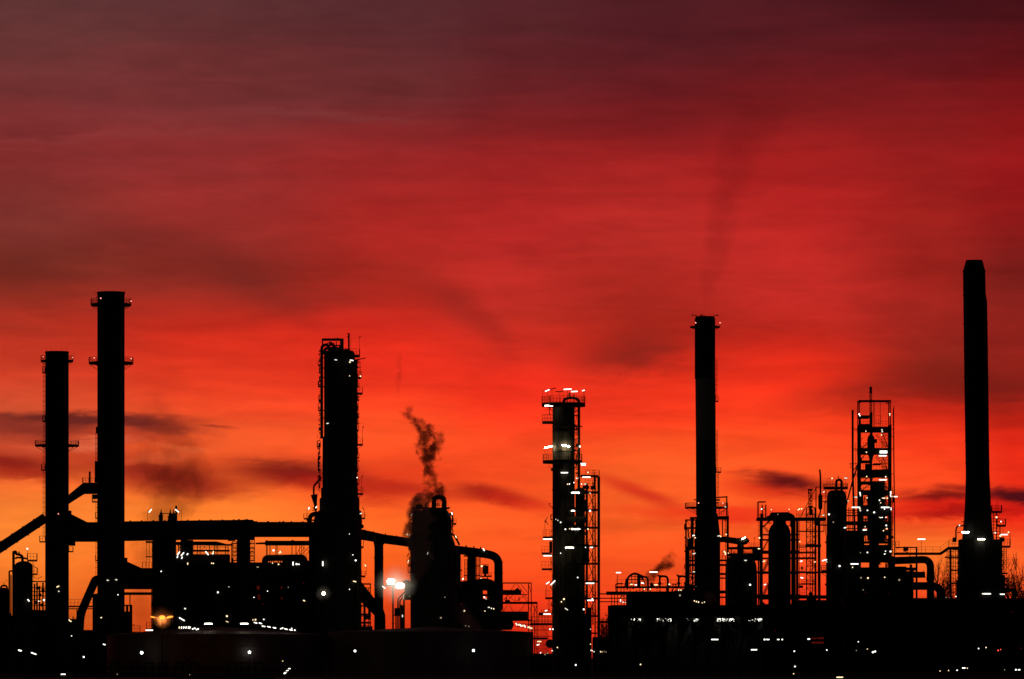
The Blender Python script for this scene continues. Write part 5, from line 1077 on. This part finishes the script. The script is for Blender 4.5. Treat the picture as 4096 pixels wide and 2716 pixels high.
plume('steam_plume', 'small wisp of steam above the low process unit', 905, [(2692,2175,16,.0),(2676,2205,36,.8),(2672,2235,48,1),(2662,2262,62,1),(2625,2285,66,.9),(2600,2315,44,.7),(2600,2345,26,.4)], 1.3, .6, 2.2, 10, lo=.50, hi=.66)
plume('steam_plume', 'faint drifting steam behind the wide flue duct near the tall chimney', 1060, [(640,1500,70,0),(620,1600,100,.3),(680,1760,170,.5),(700,1860,220,.7),(700,1960,200,1),(660,2060,150,1),(600,2180,100,.9),(570,2350,80,.8),(560,2520,70,.5)], .095, .30, 6.0, 0, col=(.5,.4,.38), lo=.42, hi=.64)
plume('steam_plume', 'low purplish steam puff beside the black exchanger bank', 955, [(1842,2400,20,.0),(1848,2430,34,.7),(1870,2480,52,1),(1892,2510,50,1),(1902,2532,24,.6)], .3, .5, 8.0, 0, col=(.7,.5,.55), lo=.32, hi=.58)
plume('steam_plume', 'small round steam puff at the foot of the middle chimney', 930, [(2836,2360,14,.5),(2836,2378,34,1),(2838,2400,38,1),(2838,2420,22,.6)], .25, .35, 9.0, 0, col=(.7,.5,.55), lo=.25, hi=.5)
plume('steam_plume', 'thin wisp high between the large column and the steaming column', 1050, [(1600,1380,10,0),(1598,1430,20,.6),(1596,1500,22,.6),(1592,1570,20,.3),(1590,1600,10,0)], .4, .7, 3.0, 0, lo=.46, hi=.64)
plume('steam_plume', 'barely visible smoke rising from the middle chimney mouth', 960, [(3060,380,170,.0),(2990,540,150,.45),(2920,760,110,.7),(2875,950,86,.8),(2846,1100,66,.8),(2830,1220,50,.5),(2820,1262,40,.2)], .06, .10, 5.0, 0, col=(.3,.25,.25), lo=.34, hi=.62)
plume('bloom_haze', 'added haze imitating lens bloom round the two floodlights', 936, [(1583,2236,22,.0),(1583,2260,60,.1),(1583,2300,92,.5),(1583,2338,104,1),(1583,2376,92,.5),(1583,2414,60,.1),(1583,2438,20,.0)], .22, .3, 5.0, 0, col=(.95,.9,.85), lo=.0, hi=.3, soft=.0)  # scattering volume added to imitate the lens bloom of the floodlights
plume('bloom_haze', 'added haze imitating lens bloom round the orange street lamp', 845, [(648,2412,16,.0),(648,2434,44,.3),(648,2468,60,1),(648,2500,44,.3),(648,2520,16,.0)], .3, .3, 5.0, 0, col=(.95,.9,.85), lo=.0, hi=.3, soft=.0)  # added volume, stands in for lens bloom round the sodium heads
plume('bloom_haze', 'added haze imitating lens bloom round the single bright lamp', 930, [(1294,2326,12,.0),(1294,2348,34,.3),(1294,2374,46,1),(1294,2400,34,.3),(1294,2422,12,.0)], .09, .3, 5.0, 0, col=(.95,.9,.85), lo=.0, hi=.3, soft=.0)  # small added volume giving this lamp a bloom halo
